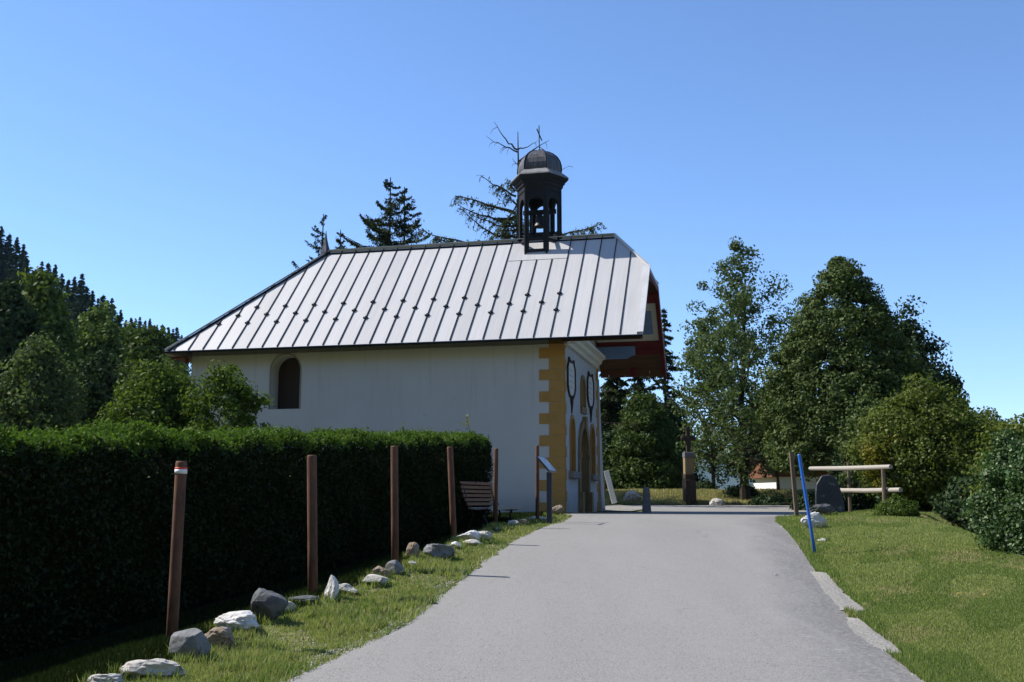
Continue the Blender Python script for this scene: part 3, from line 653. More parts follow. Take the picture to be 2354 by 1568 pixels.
# ------------------------------------------------------------------ posts
def lean_post(name, top, base_px, w, label, group, m, square=False, Y=None, cat='post'):
    g0 = ground_at(*base_px) if Y is None else at(*base_px, Y)
    t = at(*top, g0.y); e = empty(name, tuple(g0), label, cat, group)
    mb = MB(); d = t - g0
    if square: mb.bar(-d.normalized() * .25, d, w, w, up=(0, 1, 0))
    else: mb.tube([-d.normalized() * .25, d * .3, d - d.normalized() * .02, d], [w / 2, w / 2, w / 2, w / 2 * .88], 14)
    return e, mb, g0, d
pts = [((417, 1060), (393, 1497), 9.0, 'nearest rusty steel post with a white and red band near its top'),
       ((716.5, 1046), (719, 1372), 11.7, 'rusty steel post beside the tall white stone, second from the left'),
       ((906, 1025), (908, 1300), 13.75, 'straight rusty post just behind the grey stone, third from the left'),
       ((1034, 1027), (1043, 1243), 17.5, 'leaning rusty steel post just left of the bench'),
       ((1140, 1031), (1138, 1212), 21.0, 'rusty steel post standing in front of the bench end'),
       ((1234.5, 1024), (1235, 1187), 23.2, 'rusty steel post right beside the dark information lectern')]
for i, (tp, bs, Yp, lb) in enumerate(pts):
    w = (25.5, 22.5, 17.3, 14.3, 10.8, 9.0)[i] * Yp / F
    e, mb, g0, d = lean_post('rusty_post', tp, bs, w, lb, 'rusty posts along the left verge', M['rust'], Y=Yp)
    # bury the foot to the real ground
    o = mb.build('shaft', M['rust'], e, smooth=False); me_ = o.data
    me_.polygons.foreach_set('use_smooth', [len(p.vertices) == 4 for p in me_.polygons])
    if i == 0:
        for f0, f1, m_, nm in ((.932, .956, M['white_paint'], 'white_band'), (.9565, .966, M['red_tape'], 'red_band')):
            b2 = MB(); b2.tube([d * f0, d * f1], w / 2 + .004, 14); bb = b2.build(nm, m_, e); bb.data.polygons.foreach_set('use_smooth', [len(p.vertices) == 4 for p in bb.data.polygons])
# information lectern
g0 = ground_at(1262, 1187); g0 = at(1262, 1187, 22.4)
le = empty('information_lectern', tuple(g0), 'dark metal information lectern with a tilted picture panel', 'info panel', rz=-.3)
m_ = MB(); m_.box((-.05, -.03, -.15), (.062, .03, .93)); m_.build('post', M['panel_metal'], le, bevel=.004)
m_ = MB(); m_.prism([(.062, -.26, .92), (.085, -.26, .945), (-.19, -.26, 1.262), (-.213, -.26, 1.24)], (0, .62, 0)); pnl = m_.build('panel', M['panel_metal'], le)
M['photo_print'] = noisy('printed_panel', [(.3, (.08, .16, .32)), (.48, (.5, .55, .6)), (.6, (.75, .78, .8)), (.75, (.18, .26, .2))], 6, .3, .5)
m_ = MB(); m_.prism([(.072, -.235, .962), (.075, -.235, .966), (-.175, -.235, 1.254), (-.178, -.235, 1.25)], (0, .57, 0)); m_.build('printed_sheet', M['photo_print'], pnl)
# blue pole
e, mb, g0, d = lean_post('blue_pole', (1836, 1044), (1873, 1274), .05, 'thin leaning blue pole in the grass beside the road', None, M['blue_pole'], cat='pole')
mb.build('shaft', M['blue_pole'], e, smooth=True)
# wooden stake by the road and rail fence
e, mb, g0, d = lean_post('wooden_stake', (1818, 1040), (1831, 1188), .09, 'weathered wooden stake leaning beside the blue pole', None, M['grey_wood'], square=True, cat='stake')
mb.build('shaft', M['grey_wood'], e)
fp = ground_at(2036, 1194); fy = 23.5; fp = at(2036, 1194, fy); fp.z = tz(fp.x, fp.y)
fe = empty('rail_fence', tuple(fp), 'wooden two rail fence with pale half round rails beyond the lawn', 'fence')
m_ = MB(); a = at(2036, 1200, fy); b = at(2029, 1078, fy); m_.tube([a - fp - Vector((0, 0, .3)), (a + b) / 2 - fp, b - fp], [.055, .055, .045], 8); m_.build('fence_post', M['grey_wood'], fe)
m_ = MB(); a = at(1952, 1140, 26); b = at(1949, 1062, 26); m_.tube([a - fp - Vector((0, 0, .8)), b - fp], [.05, .04], 8); m_.build('fence_post', M['grey_wood'], fe)
for (x0, y0, Y0), (x1, y1, Y1) in (((1862, 1077, 27.5), (2047, 1073, 23.3)), ((1920, 1127, 26.6), (2070, 1126, 22.9))):
    m_ = MB(); a = at(x0, y0, Y0); b = at(x1, y1, Y1); m_.tube([a - fp, (a + b) / 2 - fp + Vector((0, 0, -.015)), b - fp], [.052, .057, .05], 10); m_.build('rail', M['rail_wood'], fe)
# standing dark slab stone, bollard, board
ROCKS = []
def rock(x0, x1, y0, y1, name, label, m, seed=0, Y=None, depth=1.0, bury=.12, cuts=7, rough=.08, taper=0, cat='stone', group=None, flat=None, skew=0):
    rnd = random.Random(seed); cx_ = (x0 + x1) / 2
    g0 = ground_at(cx_, y1) if Y is None else at(cx_, y1, Y)
    w = (x1 - x0) / F * g0.y; h = (y1 - y0) / F * g0.y
    bm = bmesh.new(); bmesh.ops.create_icosphere(bm, subdivisions=4, radius=1)
    for _ in range(cuts):
        n = Vector((rnd.gauss(0, 1), rnd.gauss(0, 1), rnd.gauss(0, .8))).normalized(); dd = rnd.uniform(.5, .82)
        for v in bm.verts:
            t = v.co.dot(n) - dd
            if t > 0: v.co -= n * t * .92
    for v in bm.verts:
        p = v.co * 1.7 + Vector((seed * 3.1, 0, 0)); n_ = mn.noise(p) * rough * 2 + mn.noise(p * 3.3) * rough * 1.2 + abs(mn.noise(p * 7)) * rough * .9 + mn.noise(p * 15) * rough * .4
        v.co += v.co.normalized() * n_
        if taper: k = 1 - taper * (v.co.z * .5 + .5); v.co.x *= k; v.co.y *= k
    lo = [min(v.co[i] for v in bm.verts) for i in range(3)]; hi = [max(v.co[i] for v in bm.verts) for i in range(3)]
    dp = max(w, h) * depth * .75
    for v in bm.verts:
        q_ = [(v.co[i] - lo[i]) / (hi[i] - lo[i]) for i in range(3)]
        v.co = Vector(((q_[0] - .5) * w + skew * w * q_[2], (q_[1] - .5) * dp + dp * .15, q_[2] * h * (1 + bury) - h * bury))
    me_ = bpy.data.meshes.new(name); bm.to_mesh(me_); bm.free(); me_.materials.append(m)
    o = bpy.data.objects.new(name, me_); col.objects.link(o); o.location = g0
    me_.polygons.foreach_set('use_smooth', [False] * len(me_.polygons)); ROCKS.append((g0.x, g0.y, w, dp))
    return tag(o, label, cat, group)
def rockmat(nm, a, b, c=None): return noisy(nm, [(.3, a), (.6, b), (.8, c or b)], 7, .9, .2, bump=.7, bscale=22, bdist=.015, second=(9, .56, .68, tuple(q * .45 for q in a)))
RP = rockmat('pale_limestone', (.36, .34, .30), (.52, .50, .46), (.6, .58, .54))
RW_ = rockmat('white_limestone', (.5, .49, .46), (.66, .65, .63), (.72, .71, .69))
RG_ = rockmat('grey_rock', (.13, .135, .14), (.22, .225, .225), (.3, .3, .3))
RD = rockmat('dark_rock', (.07, .075, .08), (.13, .135, .14), (.2, .2, .2))
RB = rockmat('brown_rock', (.2, .15, .1), (.32, .26, .2), (.45, .4, .34))
SG = 'stones edging the left verge'
rocks = [
 (196, 275, 1553, 1585, 'low pale stone at the bottom edge, leftmost of the edging stones', RP, {}),
 (268, 420, 1519, 1562, 'long flat grey and white stone at the foot of the nearest post', RP, dict(depth=.5)),
 (389, 480, 1452, 1519, 'large smooth grey boulder right of the nearest post foot', RG_, dict(depth=.9, rough=.02, cuts=7)),
 (465, 540, 1443, 1496, 'tan and grey rounded stone touching the large smooth boulder', RB, {}),
 (486, 594, 1410, 1456, 'lumpy bright white stone lying above the tan stone', RW_, dict(rough=.10, depth=.7)),
 (573, 659, 1357, 1431, 'tall dark angular boulder standing between the first two posts', RD, dict(rough=.035, cuts=8)),
 (640, 678, 1385, 1410, 'small pale stone behind the dark angular boulder', RP, {}),
 (661, 733, 1371, 1391, 'thin dark slab lying flat at the second post foot', RD, dict(depth=.6)),
 (742, 776, 1326, 1384, 'narrow upright white stone right of the second post', RW_, dict(taper=.25, rough=.06, depth=.8)),
 (775, 823, 1344, 1368, 'flat pale stone right of the upright white stone', RP, {}),
 (830, 891, 1322, 1347, 'smooth low oval stone left of the third post', RP, dict(rough=.02)),
 (848, 897, 1303, 1330, 'rough brown pitted stone above the low oval stone', RB, dict(rough=.12)),
 (884, 928, 1289, 1323, 'angular mid grey stone in front of the third post', RG_, dict(rough=.02, cuts=7)),
 (934, 957, 1291, 1307, 'tiny flat stone lying alone in the grass right of the third post', RP, {}),
 (929, 963, 1247, 1286, 'blocky upright stone with a white top right of the third post', RB, dict(rough=.07)),
 (970, 1044, 1250, 1286, 'broad mossy grey stone between the third and fourth posts', RG_, dict(rough=.08)),
 (1034, 1060, 1246, 1263, 'small white stone just right of the fourth post foot', RW_, {}),
 (1058, 1109, 1241, 1256, 'low flat cream stone in front of the double humped one', RP, {}),
 (1048, 1105, 1220, 1246, 'humped cream stone right of the leaning fourth post', RW_, {}),
 (1092, 1130, 1221, 1243, 'speckled sloping stone leaning on the humped cream stone', RP, {}),
 (1136, 1151, 1213, 1221, 'tiny white stone in the grass below the fifth post', RW_, {}),
 (1167, 1193, 1196, 1211, 'small pointed stone, first of the row past the bench', RP, {}),
 (1188, 1214, 1193, 1208, 'cream stone with a dark face in the row past the bench', RB, {}),
 (1208, 1257, 1187, 1198, 'long low white stone at the foot of the last post', RW_, {}),
]
for i, (a, b, c, d, lb, m_, kw) in enumerate(rocks): rock(a, b, c, d, 'edging_stone', lb, m_, seed=i + 3, group=SG, **kw)
rock(1268, 1296, 1161, 1179, 'boulder', 'tan stone lying at the foot of the ochre chapel corner', RB, seed=51, Y=26.5)
rock(1840, 1902, 1177, 1217, 'boulder', 'white boulder in the lawn just behind the blue pole', RW_, seed=63, rough=.09, depth=.8)
rock(1881, 1906, 1238, 1248, 'boulder', 'small white stone lying in the lawn right of the blue pole', RW_, seed=64)
rock(1434, 1476, 1127, 1157, 'boulder', 'pale block of rock on the bank behind the stone bollard', RP, seed=70, Y=45.5, rough=.08)
rock(1632, 1668, 1145, 1168, 'boulder', 'pale rock at the far edge of the lane below the airy tree', RP, seed=71, Y=43, rough=.07)
rock(1862, 1920, 1158, 1181, 'boulder', 'dark flat rock at the foot of the standing slate slab', RD, seed=72, Y=24.6, depth=.6)
sp_ = at(1900, 1176, 25.5)
sb = MB(); k = 25.5 / F
out_ = [(-31, 0), (-30, 40), (-27, 62), (-14, 82), (5, 84), (18, 76), (28, 50), (33, 20), (36, -14), (-10, -18)]
sb.prism([(x * k, -.18, y * k) for x, y in out_], (0.1, .42, -.02)); 
sb.v = [(x + (.05 if y > 0 else 0), y, z - (.12 if y > 0 and z > .3 else 0)) for x, y, z in sb.v]
ss = sb.build('standing_stone', M['slate'], bevel=.03); ss.location = sp_; tag(ss, 'dark blue grey standing slab stone at the edge of the lawn', 'stone')
gb = at(1486, 1175, 31); gb.z = float(prof(31))
kb = 31 / F; bo = MB(); hb = 59 * kb
bo.lathe([(12 * kb, -.1), (11.4 * kb, 0), (7.6 * kb, hb * .93), (6.0 * kb, hb * .98), (3.2 * kb, hb)], 8, rot=.3); bb = bo.build('stone_bollard', M['bollard'], bevel=.02); bb.location = gb
tag(bb, 'short tapered grey stone bollard beside the chapel front', 'bollard')
wb = at(1412, 1150, 38); tpb = at(1393, 1082, 38.3)
wbm = MB(); wbm.bar((0, 0, -.1), tuple(tpb - wb), .19, .04, up=(0, 1, 0)); ob = wbm.build('leaning_board', M['board_white'], bevel=.004); ob.location = wb; tag(ob, 'white board leaning to the left behind the chapel corner', 'board')
ps = MB(); a = at(1388, 1150, 38.6) - wb; ps.bar(tuple(a), tuple(at(1391, 1086, 38.4) - wb), .05, .05, up=(0, 1, 0)); p2 = ps.build('prop', M['grey_wood'], ob)

# ------------------------------------------------------------------ bench
def bench():
    P0 = Vector((-.86, 21.9, 0)); d = Vector((.36, .933, 0)); fdir = Vector((.933, -.36, 0))
    P0.z = -.60
    e = empty('park_bench', tuple(P0), 'slatted brown wooden bench with dark iron legs in front of the hedge end', 'bench', rz=math.atan2(d.y, d.x))
    # local x along the bench, local -y is the front (fdir)
    L = 1.75
    bk_ = MB()
    for i in range(6):
        t = i / 5; z = .52 + t * .44; y = .08 + t * .16 + .03 * math.sin(t * 3); bk_.bar((0, y, z), (L, y, z), .03, .062, up=(0, .33, 1))
    bk_.build('backrest', M['slat'], e)
    st = MB()
    for i, (y, z) in enumerate(((.02, .44), (-.06, .425), (-.14, .42), (-.22, .425), (-.30, .435), (-.375, .445), (-.43, .42))): st.bar((0, y, z), (L, y, z), .068, .03)
    st.build('seat', M['rail_wood'], e)
    for x in (.12, L - .12):
        lg = MB(); lg.tube([(x, -.36, -.1), (x, -.33, .12), (x, -.24, .28), (x, -.30, .41)], .022, 6); lg.tube([(x, .16, -.1), (x, .06, .14), (x, -.02, .3), (x, .04, .43), (x, .10, .52), (x, .27, .98)], .022, 6)
        lg.tube([(x, -.42, .405), (x, -.2, .39), (x, .04, .42)], .02, 6); lg.tube([(x, -.33, .12), (x, -.1, .2), (x, .06, .14)], .015, 6); lg.build('leg', M['black_iron'], e)
    return e
bench()

# ------------------------------------------------------------------ vegetation
LM = dict(
 hedge_shaded=leafmat('shaded_hedge_leaf', (.009, .017, .005), (.022, .036, .010), .1, .02),  # shaded hedge face painted as a darker copy of the sunlit leaf
 hedge=leafmat('lit_hedge_leaf', (.045, .09, .014), (.11, .18, .028), .32, .02),
 bush=leafmat('bush_leaf', (.045, .08, .014), (.11, .16, .03), .35, .02),
 tree=leafmat('tree_leaf', (.035, .06, .014), (.08, .12, .03), .30, .02),
 linden=leafmat('linden_leaf', (.030, .054, .015), (.098, .135, .038), .18, .02),
 olive=leafmat('olive_leaf', (.05, .08, .015), (.14, .17, .035), .35, .02),
 yellow=leafmat('yellow_leaf', (.12, .12, .012), (.2, .18, .02), .4, .02),
 bright=leafmat('bright_leaf', (.02, .05, .014), (.055, .11, .03), .3, .04, c3=(.2, .29, .14)),
 airy=leafmat('airy_leaf', (.045, .072, .026), (.11, .15, .06), .40, .02),
 needle=leafmat('needle_leaf', (.018, .032, .012), (.045, .06, .022), .12, .02),
 larch=leafmat('larch_leaf', (.05, .065, .02), (.10, .12, .035), .35, .02),
 forest=leafmat('forest_leaf', (.018, .036, .015), (.042, .07, .026), .15, .02),
 forest2=leafmat('broadleaf_far', (.05, .085, .02), (.12, .17, .04), .3, .02),
)
def crown(rng, env, cb, ct, nclump, per, cr, leaf, squash=.7, shell=.5, rough=.28, droop=0):
    """leaf clumps inside an envelope; env: [(t, radius)], t from 0 bottom to 1 top. returns leaf centres, clump centres"""
    env = np.array(env); H = ct - cb
    t = rng.random(nclump * 6); r = np.interp(t, env[:, 0], env[:, 1]); keep = rng.random(len(t)) < (r / env[:, 1].max()) ** 1.3; t = t[keep][:nclump]; r = np.interp(t, env[:, 0], env[:, 1])
    th = rng.random(len(t)) * 2 * np.pi; ph = rng.random(6) * 6.3
    lump = 1 + rough * (np.sin(th * 2 + ph[0] + t * 5) * .45 + np.sin(th * 3 + ph[1] - t * 9) * .35 + np.sin(th * 5 + ph[2] + t * 14) * .3) + rng.normal(size=len(t)) * rough * .25
    rad = r * lump * (shell + (1 - shell) * rng.random(len(t)) ** .5)
    na = max(3, nclump // 40); ta = 1 - .12 * rng.random(na) ** 1.5; t[:na] = ta; rad[:na] = np.interp(ta, env[:, 0], env[:, 1]) * (.2 + .7 * rng.random(na))
    C = np.stack([np.cos(th) * rad, np.sin(th) * rad, cb + t * H + rng.normal(size=len(t)) * cr * .4], 1)
    s = cr * (.55 + .8 * rng.random(len(t))); s[:na] *= .7
    P = np.repeat(C, per, 0); g_ = rng.normal(size=P.shape); g_ /= np.maximum(1, np.linalg.norm(g_, axis=1, keepdims=True) / 1.7)
    P = P + g_ * np.repeat(s, per)[:, None] * np.array([1, 1, squash]) * .62
    ax = P.copy(); ax[:, 2] = 0; return P, C, unit(unit(g_ + np.array([0, 0, .25])) + unit(ax) * .45)
def limbs(mb, base_r, h0, top, tips, rng, n=8, segs=7, bend=.12):
    pts = []; x = y = 0
    for i in range(segs + 1):
        t = i / segs; pts.append(Vector((x * t, y * t, t * top))); x += rng.normal() * bend; y += rng.normal() * bend
    pts[0].z = -.3
    mb.tube(pts, [base_r * (1.25 if i == 0 else 1) * (1 - .85 * i / segs) for i in range(segs + 1)], n)
    for c in tips:
        c = Vector(c); zt = max(h0, c.z - .5 * math.hypot(c.x, c.y) - .2); f = min(zt / top, .95); i = min(int(f * segs), segs - 1)
        a = pts[i].lerp(pts[i + 1], f * segs - i); m_ = a.lerp(c, .5) + Vector((0, 0, -.08 * (c - a).length + .1)); r0 = base_r * (1 - .85 * f) * .5
        mb.tube([a, m_, c], [r0, r0 * .6, r0 * .2], 5, False)
def tree(name, px, base_y, top_y, Y, env_px, label, cat, leafm, seed, leaf=(.08, .05), nclump=500, per=70, cr=.5, cb=.0, group=None, trunk_r=.15, shell=.45, rough=.28, basez=None, squash=.7, tips=12, h0=.8, extra=None, ground=True):
    """env_px: [(t, half width in px)]"""
    rng = np.random.default_rng(seed); k = Y / F
    p = at(px, base_y, Y); p.z = tz(p.x, p.y) if ground else p.z
    top = at(px, top_y, Y).z - p.z
    env = [(t, w * k) for t, w in env_px]
    P, C, NR = crown(rng, env, cb * top, top, nclump, per, cr, leaf, squash, shell, rough)
    e = empty(name, tuple(p), label, cat, group)
    if extra is not None:
        ex = extra(rng, k, top); P = np.concatenate([P, ex]); NR = np.concatenate([NR, unit(rng.normal(size=ex.shape))])
    ok = P[:, 2] > .02; P = P[ok]; NR = NR[ok]
    np_mesh('crown', leaves(rng, P, leaf[0], leaf[1], nrm=NR), 4, leafm, e)
    mb = MB(); sel = C[rng.choice(len(C), min(tips, len(C)), replace=False)]
    limbs(mb, trunk_r, h0, top * .86, sel, rng); mb.build('trunk', M['bark'], e)
    return e

# clipped hedge
def hedge():
    rng = np.random.default_rng(11)
    p0 = np.array([-6.6, 2.6]); p1 = np.array([-.50, 24.2]); L = np.linalg.norm(p1 - p0); d = (p1 - p0) / L; nl = np.array([-d[1], d[0]])   # nl to the left (back)
    TH = 1.15
    def topz(s): y = p0[1] + d[1] * s; return np.interp(y, [2, 10, 24.2], [.48, .60, 1.41])
    e = empty('clipped_hedge', (float(p1[0]), float(p1[1]), tz(*p1)), 'long clipped green hedge running from the left edge to the bench', 'hedge')
    ex, ey, ez = e.location
    # inner mass: keeps the light out, raised off the ground on stems
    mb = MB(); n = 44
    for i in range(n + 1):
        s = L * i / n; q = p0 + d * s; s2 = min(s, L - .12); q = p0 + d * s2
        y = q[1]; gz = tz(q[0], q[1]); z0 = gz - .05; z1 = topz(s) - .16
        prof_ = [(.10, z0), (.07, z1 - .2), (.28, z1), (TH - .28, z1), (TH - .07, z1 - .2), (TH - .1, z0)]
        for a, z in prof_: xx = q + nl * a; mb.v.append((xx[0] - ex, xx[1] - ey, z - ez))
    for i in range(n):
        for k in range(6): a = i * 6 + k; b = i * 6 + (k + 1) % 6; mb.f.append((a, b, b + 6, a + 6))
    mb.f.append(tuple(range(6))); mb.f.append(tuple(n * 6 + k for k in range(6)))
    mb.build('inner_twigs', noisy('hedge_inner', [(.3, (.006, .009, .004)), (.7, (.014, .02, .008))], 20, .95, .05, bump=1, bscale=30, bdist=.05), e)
    def pos(s, a, z, jit=0):
        q = p0[None] + d[None] * s[:, None] + nl[None] * a[:, None]; return np.stack([q[:, 0] - ex, q[:, 1] - ey, z - ez], 1)
    Cs = []
    # sampling along s denser near the camera-visible stretch
    def samp(n): 
        s = L * rng.random(n); return s
    N = 170000; s = samp(N); q = p0[None] + d[None] * s[:, None]; gz = terr(q[:, 0], q[:, 1]); tzv = topz(s)
    # cross-section perimeter: front face, rounded shoulder, top, back shoulder
    t = rng.random(N); h = tzv - gz
    kind = rng.random(N); a = np.zeros(N); z = np.zeros(N)
    fr_ = kind < .42; a[fr_] = 0; z[fr_] = (gz + .1 + (h - .30) * t)[fr_]
    sh = (kind >= .42) & (kind < .66); an = t * np.pi / 2; a[sh] = (.26 - .26 * np.cos(an))[sh]; z[sh] = (tzv - .26 + .26 * np.sin(an))[sh]
    tp = (kind >= .66) & (kind < .93); a[tp] = (.2 + (TH - .35) * t)[tp]; z[tp] = (tzv + .02)[tp]
    bk = kind >= .93; a[bk] = TH; z[bk] = (gz + .2 + (h - .3) * t)[bk]
    bump = .05 * np.sin(s * 2.1) + .04 * np.sin(s * 5.3 + 1) + .03 * np.sin(s * 11.7 + z * 4)
    z += bump * (z > tzv - .35); a += .05 * np.sin(s * 3.7 + z * 5) * fr_ 
    P = pos(s, a + rng.normal(size=N) * .035, z + rng.normal(size=N) * .035); 
    # end cap facing the chapel
    N2 = 9000; a2 = TH * rng.random(N2); z2 = tz(*p1) + .2 + (topz(L) - .05 - tz(*p1) - .2) * rng.random(N2)
    P2 = pos(np.full(N2, L) + rng.normal(size=N2) * .05 + .05 * np.sin(z2 * 7), a2, z2)
    # upright sprouts on top
    NS = 5200; ss = samp(NS); aa = rng.random(NS) * (TH - .1) + .03; hh = .02 + .09 * rng.random(NS) ** 3
    per = 9; S_ = np.repeat(ss, per); u = np.tile(np.linspace(0, 1, per), NS); zt = topz(ss) + .05 * np.sin(ss * 2.1) + .04 * np.sin(ss * 5.3 + 1)
    P3 = pos(S_ + rng.normal(size=len(S_)) * .012, np.repeat(aa, per) + rng.normal(size=len(S_)) * .012, np.repeat(zt, per) - .03 + u * np.repeat(hh, per))
    # a few long shoots
    LS = []
    for s0, h0 in ((9.2, .22), (10.2, .18), (16.3, .2), (18.0, .3), (20.5, .16), (6.9, .35), (7.1, .3)):
        uu = rng.random(60); LS.append(pos(s0 + uu * .02 + rng.normal(size=60) * .015, .4 + rng.normal(size=60) * .015, topz(s0) + uu * h0))
    topm = (z > tzv - .14 + .05 * np.sin(s * 6) + .04 * np.sin(s * 17))  # height mask for the painted sunlit band above the shaded face
    np_mesh('shaded_foliage', leaves(rng, np.concatenate([P[~topm], P2[z2 < topz(L) - .25]]), .026, .014, .2), 4, LM['hedge_shaded'], e)
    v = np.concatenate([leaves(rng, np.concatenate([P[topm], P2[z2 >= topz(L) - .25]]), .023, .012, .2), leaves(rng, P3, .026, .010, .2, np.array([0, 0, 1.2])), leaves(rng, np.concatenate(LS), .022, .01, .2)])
    np_mesh('lit_foliage', v, 4, LM['hedge'], e)
hedge()
# thin weed shoot over the hedge
wd = at(1086, 1010, 24); w_ = MB(); w_.tube([(0, 0, -.25), (-.02, 0, .1), (-.10, 0, .3), (-.13, 0, .44)], [.008, .007, .006, .004], 5); wo_ = w_.build('weed_shoot', M['bark']); wo_.location = wd
tag(wo_, 'thin leafy shoot sticking up above the hedge end', 'plant')
rng = np.random.default_rng(3); Pw = np.array([(-.12, 0, .42)]) + rng.normal(size=(16, 3)) * np.array([.035, .02, .07]); np_mesh('leaf_cluster', leaves(rng, Pw, .035, .02), 4, LM['yellow'], wo_)

# trees and bushes on the left
GL = 'broadleaf trees on the left'
tree('broadleaf_tree', 70, 1060, 648, 52, [(0, 90), (.2, 100), (.5, 80), (.75, 50), (.92, 22), (1, 6)], 'tall green broadleaf tree at the far left in front of the spruces', 'tree', LM['forest2'], 21, (.13, .08), 620, 75, .75, .1, GL, .22)
tree('broadleaf_tree', -15, 1060, 672, 44, [(0, 60), (.3, 85), (.6, 80), (.85, 50), (1, 12)], 'dark shaded tree cut by the left picture edge', 'tree', LM['forest'], 22, (.12, .07), 520, 75, .65, .08, GL, .2)
tree('broadleaf_tree', 205, 1060, 728, 60, [(0, 70), (.3, 84), (.6, 70), (.85, 45), (1, 10)], 'mid green tree right of the tallest left tree', 'tree', LM['forest2'], 23, (.13, .08), 420, 75, .75, .1, GL, .2)
tree('broadleaf_tree', 335, 1060, 772, 50, [(0, 60), (.3, 88), (.6, 80), (.85, 50), (1, 14)], 'dark rounded tree left of the chapel roof corner', 'tree', LM['tree'], 24, (.11, .07), 460, 75, .6, .06, GL, .2)
tree('broadleaf_tree', 290, 1060, 762, 62, [(0, 60), (.3, 62), (.7, 50), (.9, 28), (1, 8)], 'narrow green tree between the mid green and the dark rounded tree', 'tree', LM['forest2'], 28, (.13, .08), 300, 75, .65, .1, GL, .15)
tree('broadleaf_tree', 395, 1060, 815, 44, [(0, 40), (.4, 52), (.8, 42), (1, 14)], 'pale green sapling under the chapel roof corner', 'tree', LM['airy'], 25, (.07, .04), 160, 60, .4, .1, GL, .07)
tree('broadleaf_tree', 75, 1060, 800, 33, [(0, 80), (.3, 105), (.7, 80), (1, 25)], 'grey green shrubby tree low at the left edge', 'tree', LM['airy'], 26, (.065, .035), 520, 70, .42, .05, GL, .1, shell=.3)
tree('broadleaf_tree', 225, 1060, 830, 36, [(0, 50), (.3, 75), (.7, 60), (1, 20)], 'dark bush between the sapling and the left trees', 'tree', LM['forest'], 27, (.07, .045), 380, 75, .42, .05, GL, .1)
tree('garden_bush', 350, 1075, 850, 26, [(0, 90), (.25, 128), (.6, 112), (.85, 75), (1, 30)], 'broad rounded green bush behind the hedge', 'bush', LM['bush'], 31, (.045, .028), 620, 85, .30, .04, 'bushes behind the hedge', .06, shell=.5, rough=.16)
tree('garden_bush', 508, 1075, 856, 25, [(0, 38), (.25, 62), (.5, 80), (.8, 60), (1, 20)], 'looser small tree overlapping the white chapel wall', 'bush', LM['bush'], 32, (.045, .028), 210, 75, .28, .12, 'bushes behind the hedge', .05, shell=.35,
     extra=lambda rng, k, top: np.array([82 * k, 0, top * .80]) + rng.normal(size=(260, 3)) * np.array([.16, .12, .09]))

# conifers
def conifer_mesh(rng, H, base_r, nw, droop=.25, dens=9, needle=(.10, .03), top_r=.02, bare=0.0, prof_=None, upturn=0.1, fill=1.0, twig=.16, trunk_r=None):
    """returns trunk MB and leaf verts (local, base at 0)"""
    mb = MB(); lp = [Vector((0, 0, -.5)), Vector((.02 * H * rng.normal() * .2, 0, H * .5)), Vector((0, 0, H))]
    tr_ = trunk_r or H * .012; mb.tube(lp, [tr_, tr_ * .6, tr_ * .12], 7)
    Cs = []; D = []
    z = bare * H; 
    while z < H * .985:
        f = z / H; r = (np.interp(f, [p[0] for p in prof_], [p[1] for p in prof_]) if prof_ else base_r * (1 - f) ** .85 + top_r)
        for k in range(nw):
            z_0 = z; z = z_0 + H * .014 * rng.random(); th = rng.random() * 6.283; rr = r * (.55 + .6 * rng.random()); 
            if rng.random() > fill: z = z_0; continue
            n_ = max(4, int(rr / .12)); t = np.linspace(.08, 1, n_)
            dz = -droop * rr * t ** 1.4 + upturn * rr * t ** 3; az = th + .12 * rng.normal() * t
            dz = dz + rr * .22 * rng.normal() * t
            bx_ = np.stack([np.cos(az) * rr * t, np.sin(az) * rr * t, z + dz], 1)
            mb.tube([Vector((0, 0, z)), Vector(bx_[n_ // 2]), Vector(bx_[-1])], [max(.006, rr * .014), max(.005, rr * .010), .004], 4, False)
            m_ = max(5, int(dens * min(n_, rr / .12 + .6))); i = rng.random(m_) ** .75; P = np.stack([np.interp(i, t, bx_[:, j]) for j in range(3)], 1)
            wd_ = twig * rr * (1 - .7 * i) * (i > .08) + .02
            side = rng.normal(size=m_); P[:, 0] += -np.sin(th) * side * wd_; P[:, 1] += np.cos(th) * side * wd_; P[:, 2] -= np.abs(rng.normal(size=m_)) * wd_ * .45 
            Cs.append(P); dv = np.zeros((m_, 3)); dv[:, 0] = np.cos(th) * .8; dv[:, 1] = np.sin(th) * .8; dv[:, 2] = -.5; D.append(dv); z = z_0
        z += H * .016 * (1.2 + .5 * rng.random()) * (1 + .4 * (1 - f)) 
    P = np.concatenate(Cs); D = np.concatenate(D)
    return mb, leaves(rng, P, needle[0], needle[1], .4, D)
def conifer(name, px, top_y, Y, label, seed, leafm, group=None, **kw):
    rng = np.random.default_rng(seed); p = at(px, 1150, Y); p.z = tz(p.x, p.y); H = at(px, top_y, Y).z - p.z
    mb, lv = conifer_mesh(rng, H, **kw); e = empty(name, tuple(p), label, 'tree', group)
    mb.build('trunk', M['bark'], e); np_mesh('crown', lv, 4, leafm, e); return e
CG = 'conifers behind the chapel'
conifer('spruce_tree', 725, 492, 46, 'slender spruce tip left of the roof spike', 41, LM['needle'], CG, base_r=4.0, nw=4, droop=.05, dens=12, needle=(.08, .022), fill=.6, upturn=.4, twig=.12, bare=.5)
conifer('spruce_tree', 767, 528, 47, 'thin small spruce tip right of the roof spike', 42, LM['needle'], CG, base_r=2.6, nw=3, droop=.0, dens=10, needle=(.08, .022), fill=.6, upturn=.4, twig=.12, bare=.5)
